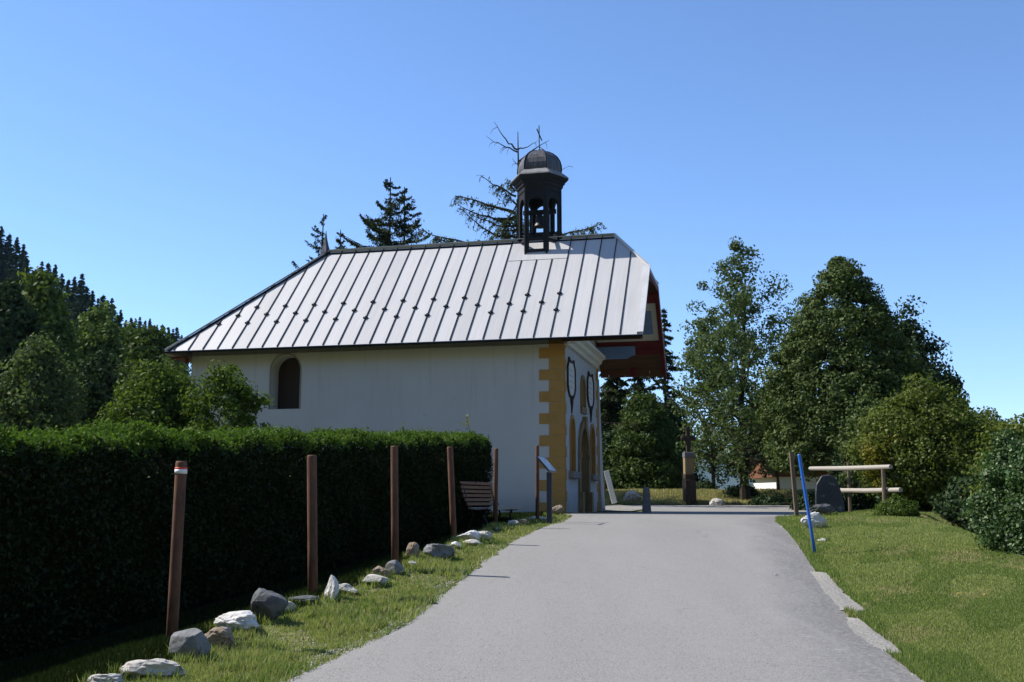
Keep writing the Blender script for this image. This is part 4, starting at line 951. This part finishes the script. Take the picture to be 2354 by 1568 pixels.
conifer('spruce_tree', 884, 408, 48, 'dense spruce top rising above the roof ridge', 43, LM['needle'], CG, base_r=7.6, nw=6, droop=.10, dens=20, needle=(.085, .022), fill=.62, upturn=.35, twig=.13, bare=.5)
conifer('spruce_tree', 918, 430, 49, 'second spruce top close to the dense one', 44, LM['needle'], CG, base_r=5.8, nw=4, droop=.10, dens=20, needle=(.085, .022), fill=.55, upturn=.35, twig=.13, bare=.5)
# sparse larch behind the belfry: bare top, long drooping side branches
def larch():
    rng = np.random.default_rng(77); Y = 44; k = Y / F; p = at(1190, 1150, Y); p.z = tz(p.x, p.y)
    e = empty('larch_tree', tuple(p), 'sparse half bare larch with drooping branches behind the belfry', 'tree')
    mb = MB(); base = at(1190, 600, Y) - p; tip = at(1190, 303, Y) - p
    mb.tube([(0, 0, -.5), tuple(base), tuple(at(1192, 440, Y) - p), tuple(tip)], [.22, .11, .06, .015], 8)
    Cs = []; TW = []
    def br(x0, y0, x1, y1, sag, r, dens, w=0.10, dy=0.0, twigs=10):
        r *= 1.35; twigs = int(twigs * 1.5); dens *= 1.3
        a = at(x0, y0, Y) - p; b = at(x1, y1, Y + dy) - p; n = 9; pts = []
        for i in range(n):
            t = i / (n - 1); q_ = a.lerp(b, t); q_.z += -sag * 4 * t * (1 - t) * k + rng.normal() * .03; pts.append(q_)
        mb.tube(pts, [r * (1 - .85 * i / (n - 1)) for i in range(n)], 5, False)
        for _ in range(twigs):
            t = .25 + .75 * rng.random(); i = min(int(t * (n - 1)), n - 2); q_ = pts[i].lerp(pts[i + 1], t * (n - 1) - i)
            l_ = .25 + .5 * rng.random(); dx = (1 if x1 > x0 else -1) * (.2 + .5 * rng.random()) * l_; e_ = q_ + Vector((dx, rng.normal() * .2, -l_ * (.3 + .6 * rng.random())))
            mid = q_.lerp(e_, .5) + Vector((dx * .2, 0, .05)); mb.tube([q_, mid, e_], [.014, .010, .005], 4, False)
            if dens:
                m_ = int(dens * 8 * l_); u = rng.random(m_)[:, None]; Q = np.array(q_) * (1 - u) + np.array(e_) * u + rng.normal(size=(m_, 3)) * .035; Cs.append(Q)
        if dens:
            m_ = int(dens * 26); u = .2 + .8 * rng.random(m_); Q = np.array([pts[min(int(x * 8), 7)].lerp(pts[min(int(x * 8), 7) + 1], x * 8 - min(int(x * 8), 7)) for x in u]); Cs.append(Q + rng.normal(size=Q.shape) * w * .6)
    br(1189, 345, 1135, 278, 10, .035, 0, twigs=1); br(1189, 347, 1117, 312, 4, .028, 0, twigs=4); br(1190, 345, 1238, 322, 3, .025, 0, twigs=1)
    br(1190, 375, 1262, 322, -4, .035, 0, twigs=3); br(1190, 378, 1176, 366, 1, .02, 0, twigs=1); br(1192, 430, 1306, 382, 6, .03, .3, twigs=3)
    br(1188, 440, 1165, 408, 6, .03, 2, twigs=7); br(1186, 470, 1150, 425, 5, .03, 2, twigs=8); br(1186, 450, 1100, 402, 2, .04, .6, twigs=8)
    br(1184, 490, 1047, 447, 0, .06, 3.0, twigs=14); br(1186, 500, 1052, 470, 16, .05, 1.5, twigs=12); br(1186, 520, 1085, 495, 8, .04, 1, twigs=8)
    br(1186, 545, 1062, 478, 22, .05, 1.2, twigs=10); br(1188, 560, 968, 530, 14, .06, 4, twigs=16); br(1190, 590, 1000, 545, 8, .06, 5, twigs=14)
    br(1192, 545, 1384, 515, 12, .055, 4, twigs=16); br(1192, 560, 1340, 540, 10, .05, 4, twigs=12); br(1186, 530, 1140, 505, -8, .03, 2, twigs=6)
    for _ in range(10): br(1188, 460 + rng.random() * 110, 1188 + rng.normal() * 38, 450 + rng.random() * 110, 5, .025, 2.2, twigs=6, dy=rng.normal())
    for _ in range(16): br(1190, 580 + rng.random() * 500, 1190 + rng.normal() * 130, 620 + rng.random() * 450, 20, .05, 2.5, twigs=8, dy=rng.normal() * 2)
    P = np.concatenate(Cs); mb.build('trunk', M['bark'], e); np_mesh('crown', leaves(rng, P, .075, .022, .2, np.array([0, 0, -.6])), 4, LM['larch'], e)
larch()
# conifers and shrubs to the right of the chapel front
conifer('fir_tree', 1535, 708, 56, 'narrow fir rising behind the red gable board', 45, LM['needle'], CG, base_r=2.3, nw=5, droop=.45, dens=12, needle=(.13, .04), bare=.30, fill=.7)
conifer('fir_tree', 1475, 760, 57, 'drooping fir hidden behind the roof overhang', 46, LM['needle'], CG, base_r=3.0, nw=6, droop=.5, dens=13, needle=(.13, .04), bare=.22, fill=.7)
conifer('fir_tree', 1410, 780, 55, 'dark fir right behind the chapel front edge', 47, LM['needle'], CG, base_r=2.6, nw=6, droop=.5, dens=13, needle=(.13, .04), bare=.15, fill=.7)
conifer('fir_tree', 1345, 800, 58, 'fir mostly hidden behind the chapel front', 48, LM['needle'], CG, base_r=2.6, nw=6, droop=.5, dens=13, needle=(.13, .04), bare=.1, fill=.7)
tree('broadleaf_tree', 1485, 1140, 915, 53, [(0, 80), (.3, 84), (.7, 62), (1, 20)], 'dense dark green shrub left of the stone cross', 'bush', LM['tree'], 51, (.07, .045), 620, 80, .40, .0, 'shrubs beyond the lane', .07, shell=.45)
tree('broadleaf_tree', 1405, 1140, 1000, 54, [(0, 42), (.5, 50), (1, 20)], 'dark undergrowth behind the white leaning board', 'bush', LM['forest'], 52, (.07, .045), 320, 75, .38, .0, 'shrubs beyond the lane', .07, shell=.4)
tree('broadleaf_tree', 1552, 1140, 930, 55, [(0, 44), (.3, 50), (.7, 42), (1, 14)], 'dark narrow bush right behind the stone cross', 'bush', LM['forest'], 54, (.07, .045), 300, 75, .38, .0, 'shrubs beyond the lane', .07, shell=.4)
tree('broadleaf_tree', 1415, 1140, 890, 56, [(0, 60), (.3, 66), (.7, 56), (1, 18)], 'tall dark bush directly behind the chapel far corner', 'bush', LM['tree'], 55, (.07, .045), 420, 75, .40, .0, 'shrubs beyond the lane', .07, shell=.4)
# airy tree
def airy_extra(rng, k, top): return np.zeros((0, 3))
tree('ash_tree', 1712, 1147, 566, 46, [(0, 30), (.08, 90), (.2, 115), (.4, 128), (.6, 112), (.75, 88), (.88, 45), (1, 8)], 'tall airy broadleaf tree with sky showing through its crown', 'tree', LM['airy'], 61, (.075, .042), 285, 84, .44, .10, None, .20, shell=.2, rough=.92, tips=46, h0=1.5, squash=.8)
tree('ash_tree', 1640, 1147, 720, 50, [(0, 20), (.15, 44), (.5, 62), (.8, 45), (1, 12)], 'slender light green tree leaning on the airy tree from the left', 'tree', LM['airy'], 62, (.08, .045), 170, 60, .45, .12, None, .10, shell=.2, rough=.4, tips=24, h0=1.2)
tree('broadleaf_tree', 1790, 1147, 900, 48, [(0, 40), (.3, 62), (.7, 58), (1, 25)], 'dark bush filling the gap between the airy tree and the big dark tree', 'bush', LM['tree'], 63, (.08, .05), 220, 75, .45, .38, 'shrubs beyond the lane', .08)
tree('linden_tree', 1955, 1160, 603, 38, [(0, 185), (.15, 190), (.29, 180), (.47, 146), (.646, 112), (.74, 90), (.826, 66), (.915, 38), (.97, 20), (1, 8)], 'large dense dark green tree with a pointed crown', 'tree', LM['linden'], 64, (.056, .038), 1050, 140, .38, .185, None, .35, shell=.62, rough=.16, tips=14, h0=1.2)
tree('linden_tree', 2110, 1180, 748, 42, [(0, 110), (.3, 125), (.6, 90), (.85, 50), (1, 12)], 'dark tree shaded behind the large dark tree on its right', 'tree', LM['forest'], 65, (.08, .05), 700, 75, .52, .05, None, .28, shell=.5, rough=.22)
tree('broadleaf_tree', 2010, 1190, 925, 33, [(0, 40), (.3, 55), (.6, 50), (1, 16)], 'small upright olive green bush before the large dark tree', 'bush', LM['linden'], 66, (.05, .035), 240, 70, .34, .2, 'bushes on the right', .05)
def yel(rng, k, top): return np.zeros((0, 3))
tree('broadleaf_tree', 2135, 1235, 890, 27, [(0, 60), (.15, 120), (.4, 148), (.65, 118), (.85, 66), (1, 16)], 'broad olive green bush with yellowish leaves right of the fence', 'bush', LM['olive'], 67, (.042, .028), 760, 80, .30, .08, 'bushes on the right', .09, shell=.5, rough=.2)
tree('broadleaf_tree', 2050, 1200, 1000, 26.5, [(0, 20), (.3, 50), (.7, 55), (1, 20)], 'low yellow tinged bush just above the fence rails', 'bush', LM['yellow'], 68, (.040, .026), 90, 55, .26, .35, 'bushes on the right', .05, shell=.3)
tree('broadleaf_tree', 2270, 1260, 960, 29, [(0, 70), (.3, 120), (.7, 100), (1, 40)], 'rounded olive bush falling away toward the right edge', 'bush', LM['olive'], 69, (.042, .028), 480, 75, .30, .1, 'bushes on the right', .08)
tree('broadleaf_tree', 2370, 1300, 985, 22, [(0, 60), (.3, 95), (.7, 85), (1, 40)], 'tall green bush cut by the right picture edge', 'bush', LM['olive'], 70, (.038, .024), 380, 75, .28, .1, 'bushes on the right', .06)
tree('broadleaf_tree', 2338, 1300, 1010, 15.2, [(0, 52), (.2, 78), (.45, 60), (.75, 40), (1, 14)], 'bright leafed shrub with pale speckled leaves at the right edge', 'bush', LM['bright'], 71, (.024, .017), 330, 80, .17, .02, 'bushes on the right', .04, shell=.4, rough=.55,
     extra=lambda rng, k, top: np.array([-78 * k, 0, top * .42]) + rng.normal(size=(170, 3)) * np.array([.14, .12, .07]))
tree('broadleaf_tree', 2400, 1300, 1050, 14.6, [(0, 60), (.4, 75), (.8, 50), (1, 22)], 'bright shrub mostly outside the right picture edge', 'bush', LM['bright'], 72, (.024, .017), 220, 80, .17, .02, 'bushes on the right', .04, shell=.45, rough=.3)
tree('juniper_bush', 2062, 1200, 1152, 23.0, [(0, 36), (.4, 44), (1, 14)], 'small low light green bush at the foot of the fence post', 'bush', LM['bush'], 73, (.026, .012), 130, 70, .13, .02, None, .02, shell=.4, tips=4)
for i, (px, by, ty, Yq, hw, sd, lb) in enumerate([(1860, 1180, 1085, 40, 40, 81, 'dark bush between the house and the standing slab'), (2180, 1215, 1080, 30, 75, 82, 'dark underbush below the broad olive bush'), (1975, 1185, 1040, 34, 50, 83, 'dark underbush behind the fence rails'),
        (2250, 1262, 1120, 24, 60, 84, 'dark thicket left of the bright leafed shrub'), (2090, 1195, 1090, 29, 45, 85, 'dark thicket just behind the fence post')]):
    if i == 0: continue
    tree('broadleaf_tree', px, by, ty, Yq, [(0, hw), (.4, hw * 1.1), (1, hw * .5)], lb, 'bush', LM['forest'], sd, (.055, .035), 260, 70, .34, 0, 'bushes on the right', .05)
for i, (px, ty, hw, Yq, lb) in enumerate([(1700, 1128, 30, 47, 'low dark undergrowth at the airy tree foot'), (1775, 1151, 42, 44, 'low dark undergrowth in front of the white house'), (1620, 1112, 22, 50, 'small bush at the slender tree foot'), (1860, 1150, 30, 38, 'small dark bush in front of the house wall')]):
    tree('broadleaf_tree', px, 1165, ty, Yq, [(0, hw), (.5, hw), (1, hw * .5)], lb, 'bush', LM['forest'], 90 + i, (.06, .035), 70, 60, .25, 0, 'shrubs beyond the lane', .03, tips=3)

# ------------------------------------------------------------------ wayside cross, house
wc = at(1584, 1130, 45.4); wc.z = tz(wc.x, wc.y); k = 45.4 / F * .88
cr = empty('wayside_cross', tuple(wc), 'carved stone wayside cross on a tall square pedestal', 'monument')
def zpx(y): return at(1584, y, 45.4).z - wc.z
m_ = MB(); m_.box((-14 * k, -.4, -.4), (14 * k, .4, zpx(1103))); m_.box((-13 * k, -.34, zpx(1103)), (13 * k, .34, zpx(1090))); m_.build('base', M['bark'], cr, bevel=.02)
m_ = MB(); m_.box((-12 * k, -.26, zpx(1090)), (12 * k, .26, zpx(1052))); m_.build('pedestal', M['ochre_stone'], cr, bevel=.01)
m_ = MB(); m_.box((-13 * k, -.3, zpx(1052)), (13 * k, .3, zpx(1040))); m_.build('cap', M['bollard'], cr, bevel=.015)
m_ = MB(); m_.box((-5 * k, -.1, zpx(1040)), (5 * k, .1, zpx(986))); m_.box((-14 * k, -.09, zpx(1013)), (14 * k, .09, zpx(1002)))
for a, b in ((-14, 1007), (14, 1007), (0, 986)): m_.lathe([(4 * k, -.12), (6.5 * k, 0), (4 * k, .12)], 8, (a * k, 0, zpx(b)))
m_.build('cross', M['bark'], cr, bevel=.01)

def house():
    Yh = 56; ax = math.atan2(1, 0)
    c0 = at(1790, 1165, Yh); c0.z = -.75
    e = empty('distant_house', tuple(c0), 'low house with white ground floor and brown timber upper floor', 'house', rz=R(-8))
    k = Yh / F; Wd = 172 * k; Lw = 3.2
    h1 = at(1790, 1096, Yh).z - c0.z; h2 = at(1790, 1066, Yh).z - c0.z
    ang = 0
    # left end wall runs back and to the left
    lx, ly = -35 * k, 5.5
    m_ = MB(); m_.prism([(0, 0, -.6), (Wd, 0, -.6), (Wd + lx, ly, -.6), (lx, ly, -.6)], (0, 0, h1 + .6)); m_.build('wall', M['house_white'], e)
    m_ = MB(); m_.prism([(-.25, -.12, h1 + .002), (Wd + .1, -.12, h1 + .002), (Wd + lx + .1, ly + .1, h1 + .002), (lx - .25, ly + .1, h1 + .002)], (0, 0, h2 - h1 + .5)); m_.build('timber_storey', M['house_wood'], e)
    m_ = MB(); m_.prism([(-1.2, -1.3, h2 + .1), (Wd + 1, -1.3, h2 + .1), (Wd + 1, -1.3, h2 + .28), (-1.2, -1.3, h2 + .28)], (lx, 4.3, 1.5)); m_.prism([(-1.2 + lx, ly + 1.3, h2 + .1), (Wd + 1 + lx, ly + 1.3, h2 + .1), (Wd + 1 + lx, ly + 1.3, h2 + .28), (-1.2 + lx, ly + 1.3, h2 + .28)], (0, -3.8, 1.5)); m_.build('roof', M['house_roof'], e)
    for x0, x1, z0, z1, nm, mt in ((.6, 1.3, h1 + .15, h2 - .05, 'window', M['cream']), (2.1, 2.6, .2, h1 - .15, 'door', M['door_wood']), (4.2, 4.9, h1 + .15, h2 - .05, 'window', M['cream'])):
        m_ = MB(); m_.box((x0, -.16, z0), (x1, -.121 if nm == 'window' else -.002, z1)); o = m_.build(nm, mt, e)
        if nm == 'window': g_ = MB(); g_.box((x0 + .06, -.17, z0 + .06), (x1 - .06, -.161, z1 - .06)); g_.build('pane', M['glass_dark'], o)
    m_ = MB(); m_.lathe([(.38, -.03), (.38, .03)], 16); m_.v = [(x + 3.0 + 3.2, z - .03, y + h1 * .62) for x, y, z in m_.v]; m_.build('round_window', M['glass_dark'], e)
    dd = Vector((lx, ly, 0)).normalized(); nn = Vector((-dd.y, dd.x, 0))
    if nn.x > 0: nn = -nn
    for s0, s1, z0, z1 in ((.7, 1.3, .3, 1.3), (3.6, 4.4, .2, 1.2)):
        m_ = MB(); a = dd * s0 + nn * .0; b = dd * s1; m_.prism([tuple(a + Vector((0, 0, z0)) + nn * .03), tuple(b + Vector((0, 0, z0)) + nn * .03), tuple(b + Vector((0, 0, z1)) + nn * .03), tuple(a + Vector((0, 0, z1)) + nn * .03)], tuple(-nn * .028)); m_.build('window', M['door_wood'], e)
house()

# ------------------------------------------------------------------ forested hill at the left
rng = np.random.default_rng(200)
protos = []
FG = 'spruces on the forested hill'
rngp = np.random.default_rng(5)
for s in range(3):
    mb, lv = conifer_mesh(np.random.default_rng(300 + s), 14, 3.1 + .5 * s, 7, droop=.4, dens=10, needle=(.17, .045), top_r=.02, twig=.24, bare=.12, fill=.95)
    me1 = bpy.data.meshes.new('trunk'); me1.from_pydata(mb.v, [], mb.f); me1.materials.append(M['bark'])
    n = len(lv) // 4; o = np_mesh('crown', lv, 4, LM['forest']); me2 = o.data; bpy.data.objects.remove(o); protos.append((me1, me2))
hill_pts = [(4, 520, 235, 15), (-16, 500, 240, 15), (22, 535, 235, 14), (40, 545, 232, 13), (55, 560, 230, 14), (62, 590, 228, 12), (80, 640, 215, 12), (97, 600, 210, 11), (112, 602, 205, 10), (128, 608, 205, 11),
            (143, 628, 205, 10), (158, 640, 200, 10), (172, 636, 198, 11), (189, 628, 196, 13), (200, 655, 194, 11), (213, 668, 192, 12), (226, 685, 190, 11), (238, 675, 190, 11), (248, 690, 188, 10), (258, 684, 186, 11), (270, 720, 188, 10), (278, 712, 186, 8),
            (290, 735, 230, 8), (302, 728, 230, 9), (312, 732, 232, 9), (322, 728, 234, 9), (334, 735, 236, 8), (345, 732, 238, 9), (356, 748, 240, 8), (374, 744, 242, 11), (388, 752, 244, 9), (398, 755, 246, 10), (407, 750, 248, 9), (418, 770, 250, 8)]
adj = ['topmost', 'narrow', 'dark', 'ragged', 'pointed', 'broad', 'short', 'slim']
for i, (px, ty, Yh, Hh) in enumerate(hill_pts):
    p = at(px, ty, Yh); me1, me2 = protos[i % 3]; zb = tz(p.x, p.y)
    h = max(Hh, min(p.z - zb, Hh * 1.8)); sc = h / 14
    e = empty('hill_spruce', (p.x, p.y, p.z - h), 'distant dark spruce on the skyline of the forested hill', 'tree', FG, rz=i * 1.3); e.scale = (sc, sc, sc)
    for nm, mm in (('trunk', me1), ('crown', me2)):
        o = bpy.data.objects.new(nm, mm); col.objects.link(o); o.parent = e
# canopy mass of the wood
Ps = []; rg = np.random.default_rng(9)
for _ in range(2600):
    Yc = 90 + 170 * rg.random() ** .8; px = -260 + 720 * rg.random(); lim = np.interp(px, [-300, 0, 60, 75, 190, 260, 290, 400, 460], [455, 518, 565, 622, 655, 702, 748, 765, 790])
    x = (px - CX) / F * Yc; zg = tz(x, Yc); hh = 7 + 5 * rg.random(); topz_ = at(px, lim, Yc).z
    zt = min(zg + hh, topz_ - 1 - 3 * rg.random())
    if zt < zg + 2: zt = min(zg + 4, topz_)
    n = 90; t = rg.random(n); r = 2.0 * (1 - t) ** .7 + .2; th = rg.random(n) * 6.283
    Ps.append(np.stack([x + np.cos(th) * r, Yc + np.sin(th) * r, zt - (1 - t) * 7], 1))
Ps = np.concatenate(Ps); o = np_mesh('forest', leaves(rg, Ps, .5, .22, .4, np.array([0, 0, -.5])), 4, LM['forest']); tag(o, 'dark conifer wood covering the hill at the left', 'forest', kind='stuff')

# ------------------------------------------------------------------ grass
M['blade'] = leafmat('grass_blade', (.165, .215, .06), (.30, .34, .125), .35, .03)
M['blade2'] = leafmat('dry_grass_blade', (.28, .25, .12), (.42, .37, .2), .3, .03)
M['blade3'] = leafmat('lush_grass_blade', (.115, .17, .043), (.21, .27, .08), .4, .03)
M['blade_shade'] = leafmat('shade_painted_blade', (.012, .022, .006), (.03, .045, .012), .2, .01)  # blade colour with the hedge's shade painted in
def blades(rng, x, y, h, w, m, name, lean=.5, lift=0):
    n = len(x); z = terr(x, y) + lift; a = rng.random(n) * 6.283; b = rng.random(n) * 6.283; l = h * lean * rng.random(n)
    c = np.stack([x, y, z - .005], 1); s = np.stack([np.cos(a), np.sin(a), 0 * a], 1) * w[:, None] / 2
    tp = c + np.stack([np.cos(b) * l, np.sin(b) * l, h], 1)
    return np.stack([c - s, c + s, tp], 1).reshape(-1, 3)
rg = np.random.default_rng(77)
def region(n, y0, y1, fl, fr):
    u = rg.random(n); y = 1 / (1 / y0 + (1 / y1 - 1 / y0) * u)      # density ~ 1/y^2
    a = fl(y); b = fr(y); x = a + (b - a) * rg.random(n); return x, y
xr = lambda y: np.interp(y, RR[:, 0], RR[:, 1]); xl = lambda y: np.interp(y, RL[:, 0], RL[:, 1]); xe = lambda y: np.interp(y, EK[:, 0], EK[:, 1])
VP = [Vector((0, 0, 0))]
def lown(x, y, s, o=0): return np.sin(x * s + o) * np.sin(y * s * .8 + o * 2) + .6 * np.sin(x * s * 2.3 + y * s * 1.1 + o) + .4 * np.sin(x * s * 5.1 - y * s * 3.7 + 2 * o)
gp = [(np.array([ground_at(*q)[:2] for q in P])) for P in ([(1862, 1318), (1900, 1320), (1945, 1370), (1990, 1405), (1975, 1414), (1935, 1405), (1895, 1368)], [(1942, 1424), (1975, 1425), (2005, 1450), (2045, 1478), (2075, 1508), (2060, 1514), (2010, 1495), (1962, 1462)])]
def inpoly(x, y, P):
    r = np.zeros(len(x), bool); j = len(P) - 1
    for i in range(len(P)):
        c = ((P[i][1] > y) != (P[j][1] > y)) & (x < (P[j][0] - P[i][0]) * (y - P[i][1]) / (P[j][1] - P[i][1] + 1e-9) + P[i][0]); r ^= c; j = i
    return r
# right lawn
x, y = region(430000, 5.5, 28, lambda y: xr(y) - .02, lambda y: np.minimum(xe(y) + 1.2, y * .55 + .6))
k = ~(inpoly(x, y, gp[0]) | inpoly(x, y, gp[1])); x, y = x[k], y[k]
edge = np.exp(-(x - xr(y)) / .35); dry = rg.random(len(x)) < .75 * sstep(.55, 1.7, lown(x, y, 1.1, .7) + .35 * lown(x, y, 4.3, 2))
h = (.016 + .015 * rg.random(len(x)) + .05 * edge * rg.random(len(x))) * (1 + .015 * y); w = .0035 + .0009 * y
sel = rg.random(len(x)) < .35; lush = lown(x, y, .8, 3) > .2
parts = []
V1 = blades(rg, x, y, h, w, None, ''); V1 = V1.reshape(-1, 3, 3)
m3 = (lush & ~dry) | (edge > .5); m2 = dry & (rg.random(len(x)) < .7) | (rg.random(len(x)) < .06); m3 &= ~m2; m1 = ~(m2 | m3)
def gmesh(name, Vs, lab):
    tot = np.concatenate([v.reshape(-1, 3) for v, _ in Vs]); o = np_mesh(name, tot, 3, Vs[0][1])
    for v, mt in Vs[1:]: o.data.materials.append(mt)
    mi = np.concatenate([np.full(v.reshape(-1, 3).shape[0] // 3, i, dtype=np.int32) for i, (v, _) in enumerate(Vs)]); o.data.polygons.foreach_set('material_index', mi)
    return tag(o, lab, 'grass', kind='stuff')
gmesh('lawn_grass', [(V1[m1], M['blade']), (V1[m2], M['blade2']), (V1[m3], M['blade3'])], 'short mown lawn grass right of the road')
# left verge
def xs_(y): return np.interp(y, [2, 8.5, 13.75, 17.5, 21, 23.2, 26], [-3.4, -2.55, -1.52, -.93, -.4, .2, .8])
x, y = region(200000, 5.5, 27, xs_, lambda y: xl(y) + .03)
e2 = (xl(y) - x); bare = sstep(-.1, .8, lown(x, y, 3.1, 1.9) + .5 * lown(x, y, 9.1, 1)) * (e2 < 1.6) * (e2 > .05); keep = ~(rg.random(len(x)) < .85 * bare); keep &= ~((e2 < .12) & (rg.random(len(x)) < .7)); x, y, e2 = x[keep], y[keep], e2[keep]
h = (.015 + .075 * rg.random(len(x)) ** 2 * (.35 + .65 * (lown(x, y, 2.2, 4) > .1))) * (1 + .015 * y); w = .005 + .001 * y
V1 = blades(rg, x, y, h, w, None, '', .8).reshape(-1, 3, 3); m2 = rg.random(len(x)) < .22; m3 = (~m2) & (lown(x, y, 1.9, 5) > .1); m1 = ~(m2 | m3)
gmesh('verge_grass', [(V1[m1], M['blade']), (V1[m2], M['blade2']), (V1[m3], M['blade3'])], 'rough verge grass between the stones and the road')
tx = []; ty = []
for x_, y_, w_, d_ in ROCKS:
    if y_ > 25: continue
    n = int(150 + 500 * w_); a = rg.random(n) * 6.283; q_ = .9 + .35 * rg.random(n) ** 2; tx.append(x_ + np.cos(a) * w_ * .52 * q_); ty.append(y_ + d_ * .15 + np.sin(a) * d_ * .55 * q_)
tx = np.concatenate(tx); ty = np.concatenate(ty); V1 = blades(rg, tx, ty, .03 + .09 * rg.random(len(tx)) ** 2, .005 + .0008 * ty, None, '', .9).reshape(-1, 3, 3); m2 = rg.random(len(tx)) < .2
gmesh('tuft_grass', [(V1[~m2], M['blade3']), (V1[m2], M['blade2'])], 'longer grass tufts grown round the stones')
# grass behind the stones and round the chapel, shade painted into its colour
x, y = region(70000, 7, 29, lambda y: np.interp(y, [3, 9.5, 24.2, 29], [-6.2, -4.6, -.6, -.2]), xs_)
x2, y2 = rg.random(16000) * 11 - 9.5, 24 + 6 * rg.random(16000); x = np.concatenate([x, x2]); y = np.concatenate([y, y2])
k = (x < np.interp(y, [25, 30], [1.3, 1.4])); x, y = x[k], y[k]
V1 = blades(rg, x, y, .03 + .05 * rg.random(len(x)), .005 + .001 * y, None, '', .7).reshape(-1, 3, 3); gmesh('shade_painted_grass', [(V1, M['blade_shade'])], 'grass strip between the hedge and the stones with shade painted in')
# bank beyond the lane
x = 2.5 + 12 * rg.random(40000); y = 45 + 4 * rg.random(40000); V1 = blades(rg, x, y, .05 + .12 * rg.random(len(x)), np.full(len(x), .05), None, '', .8).reshape(-1, 3, 3); m2 = rg.random(len(x)) < .8
gmesh('bank_grass', [(V1[~m2], M['blade']), (V1[m2], M['blade2'])], 'dry grass on the bank beyond the lane')
# loose pebbles beside the road edges
def pebbles():
    vs = []; n = 0; base = np.array([(1, 0, 0), (-1, 0, 0), (0, 1, 0), (0, -1, 0), (0, 0, 1), (0, 0, -1)], float); tri = [(0, 2, 4), (2, 1, 4), (1, 3, 4), (3, 0, 4), (2, 0, 5), (1, 2, 5), (3, 1, 5), (0, 3, 5)]
    out = []
    for _ in range(7600):
        y = 1 / (1 / 6.5 + (1 / 25 - 1 / 6.5) * rg.random())
        if rg.random() < .8: x = float(xl(y)) - abs(rg.normal()) * (.22 if rg.random() < .6 else .75) + .06
        else: x = float(xr(y)) + abs(rg.normal()) * .12 - .04
        s = .004 + .008 * rg.random() ** 3 + .0002 * y; q = base * (s * (1 + .4 * rg.normal(size=(6, 1)))) * np.array([1, 1, .6])
        zz_ = max(tz(x, y), float(prof(y)) if float(xl(y)) < x < float(xr(y)) else -99) + .004
        q = q + np.array([x, y, zz_]); out += [q[list(t)] for t in tri]
    o = np_mesh('gravel', np.concatenate(out), 3, noisy('pebble', [(.3, (.22, .21, .19)), (.7, (.48, .46, .42))], 3, .9, .2)); tag(o, 'loose pale pebbles along the road edges', 'gravel', kind='stuff')
pebbles()
M['leaf_yellow'] = mat('yellow_dead_leaf', (.4, .3, .05), .8)
for i, (px, py, lb) in enumerate([(2205, 1373, 'yellow fallen leaf on the lawn, left one of the pair'), (2262, 1374, 'yellow fallen leaf on the lawn, right one of the pair'), (1784, 1333, 'pale brown fallen leaf lying on the asphalt near the right edge')]):
    p = ground_at(px, py); p.z = max(p.z, float(prof(p.y)) + .012 if i == 2 else p.z + .03); m_ = MB(); m_.prism([(x * .6, y * .6, z * .6) for x, y, z in [(-.05, 0, 0), (-.02, -.028, .008), (.03, -.022, .002), (.06, 0, .012), (.02, .026, .004), (-.025, .024, .01)]], (0, 0, .003))
    o = m_.build('fallen_leaf', M['leaf_yellow'] if i < 2 else M['rail_wood']); o.location = p; o.rotation_euler = (0, 0, i * 1.1); tag(o, lb, 'leaf')
print('OBJECTS', len(bpy.data.objects), 'TRIS', sum(len(m.polygons) for m in bpy.data.meshes))
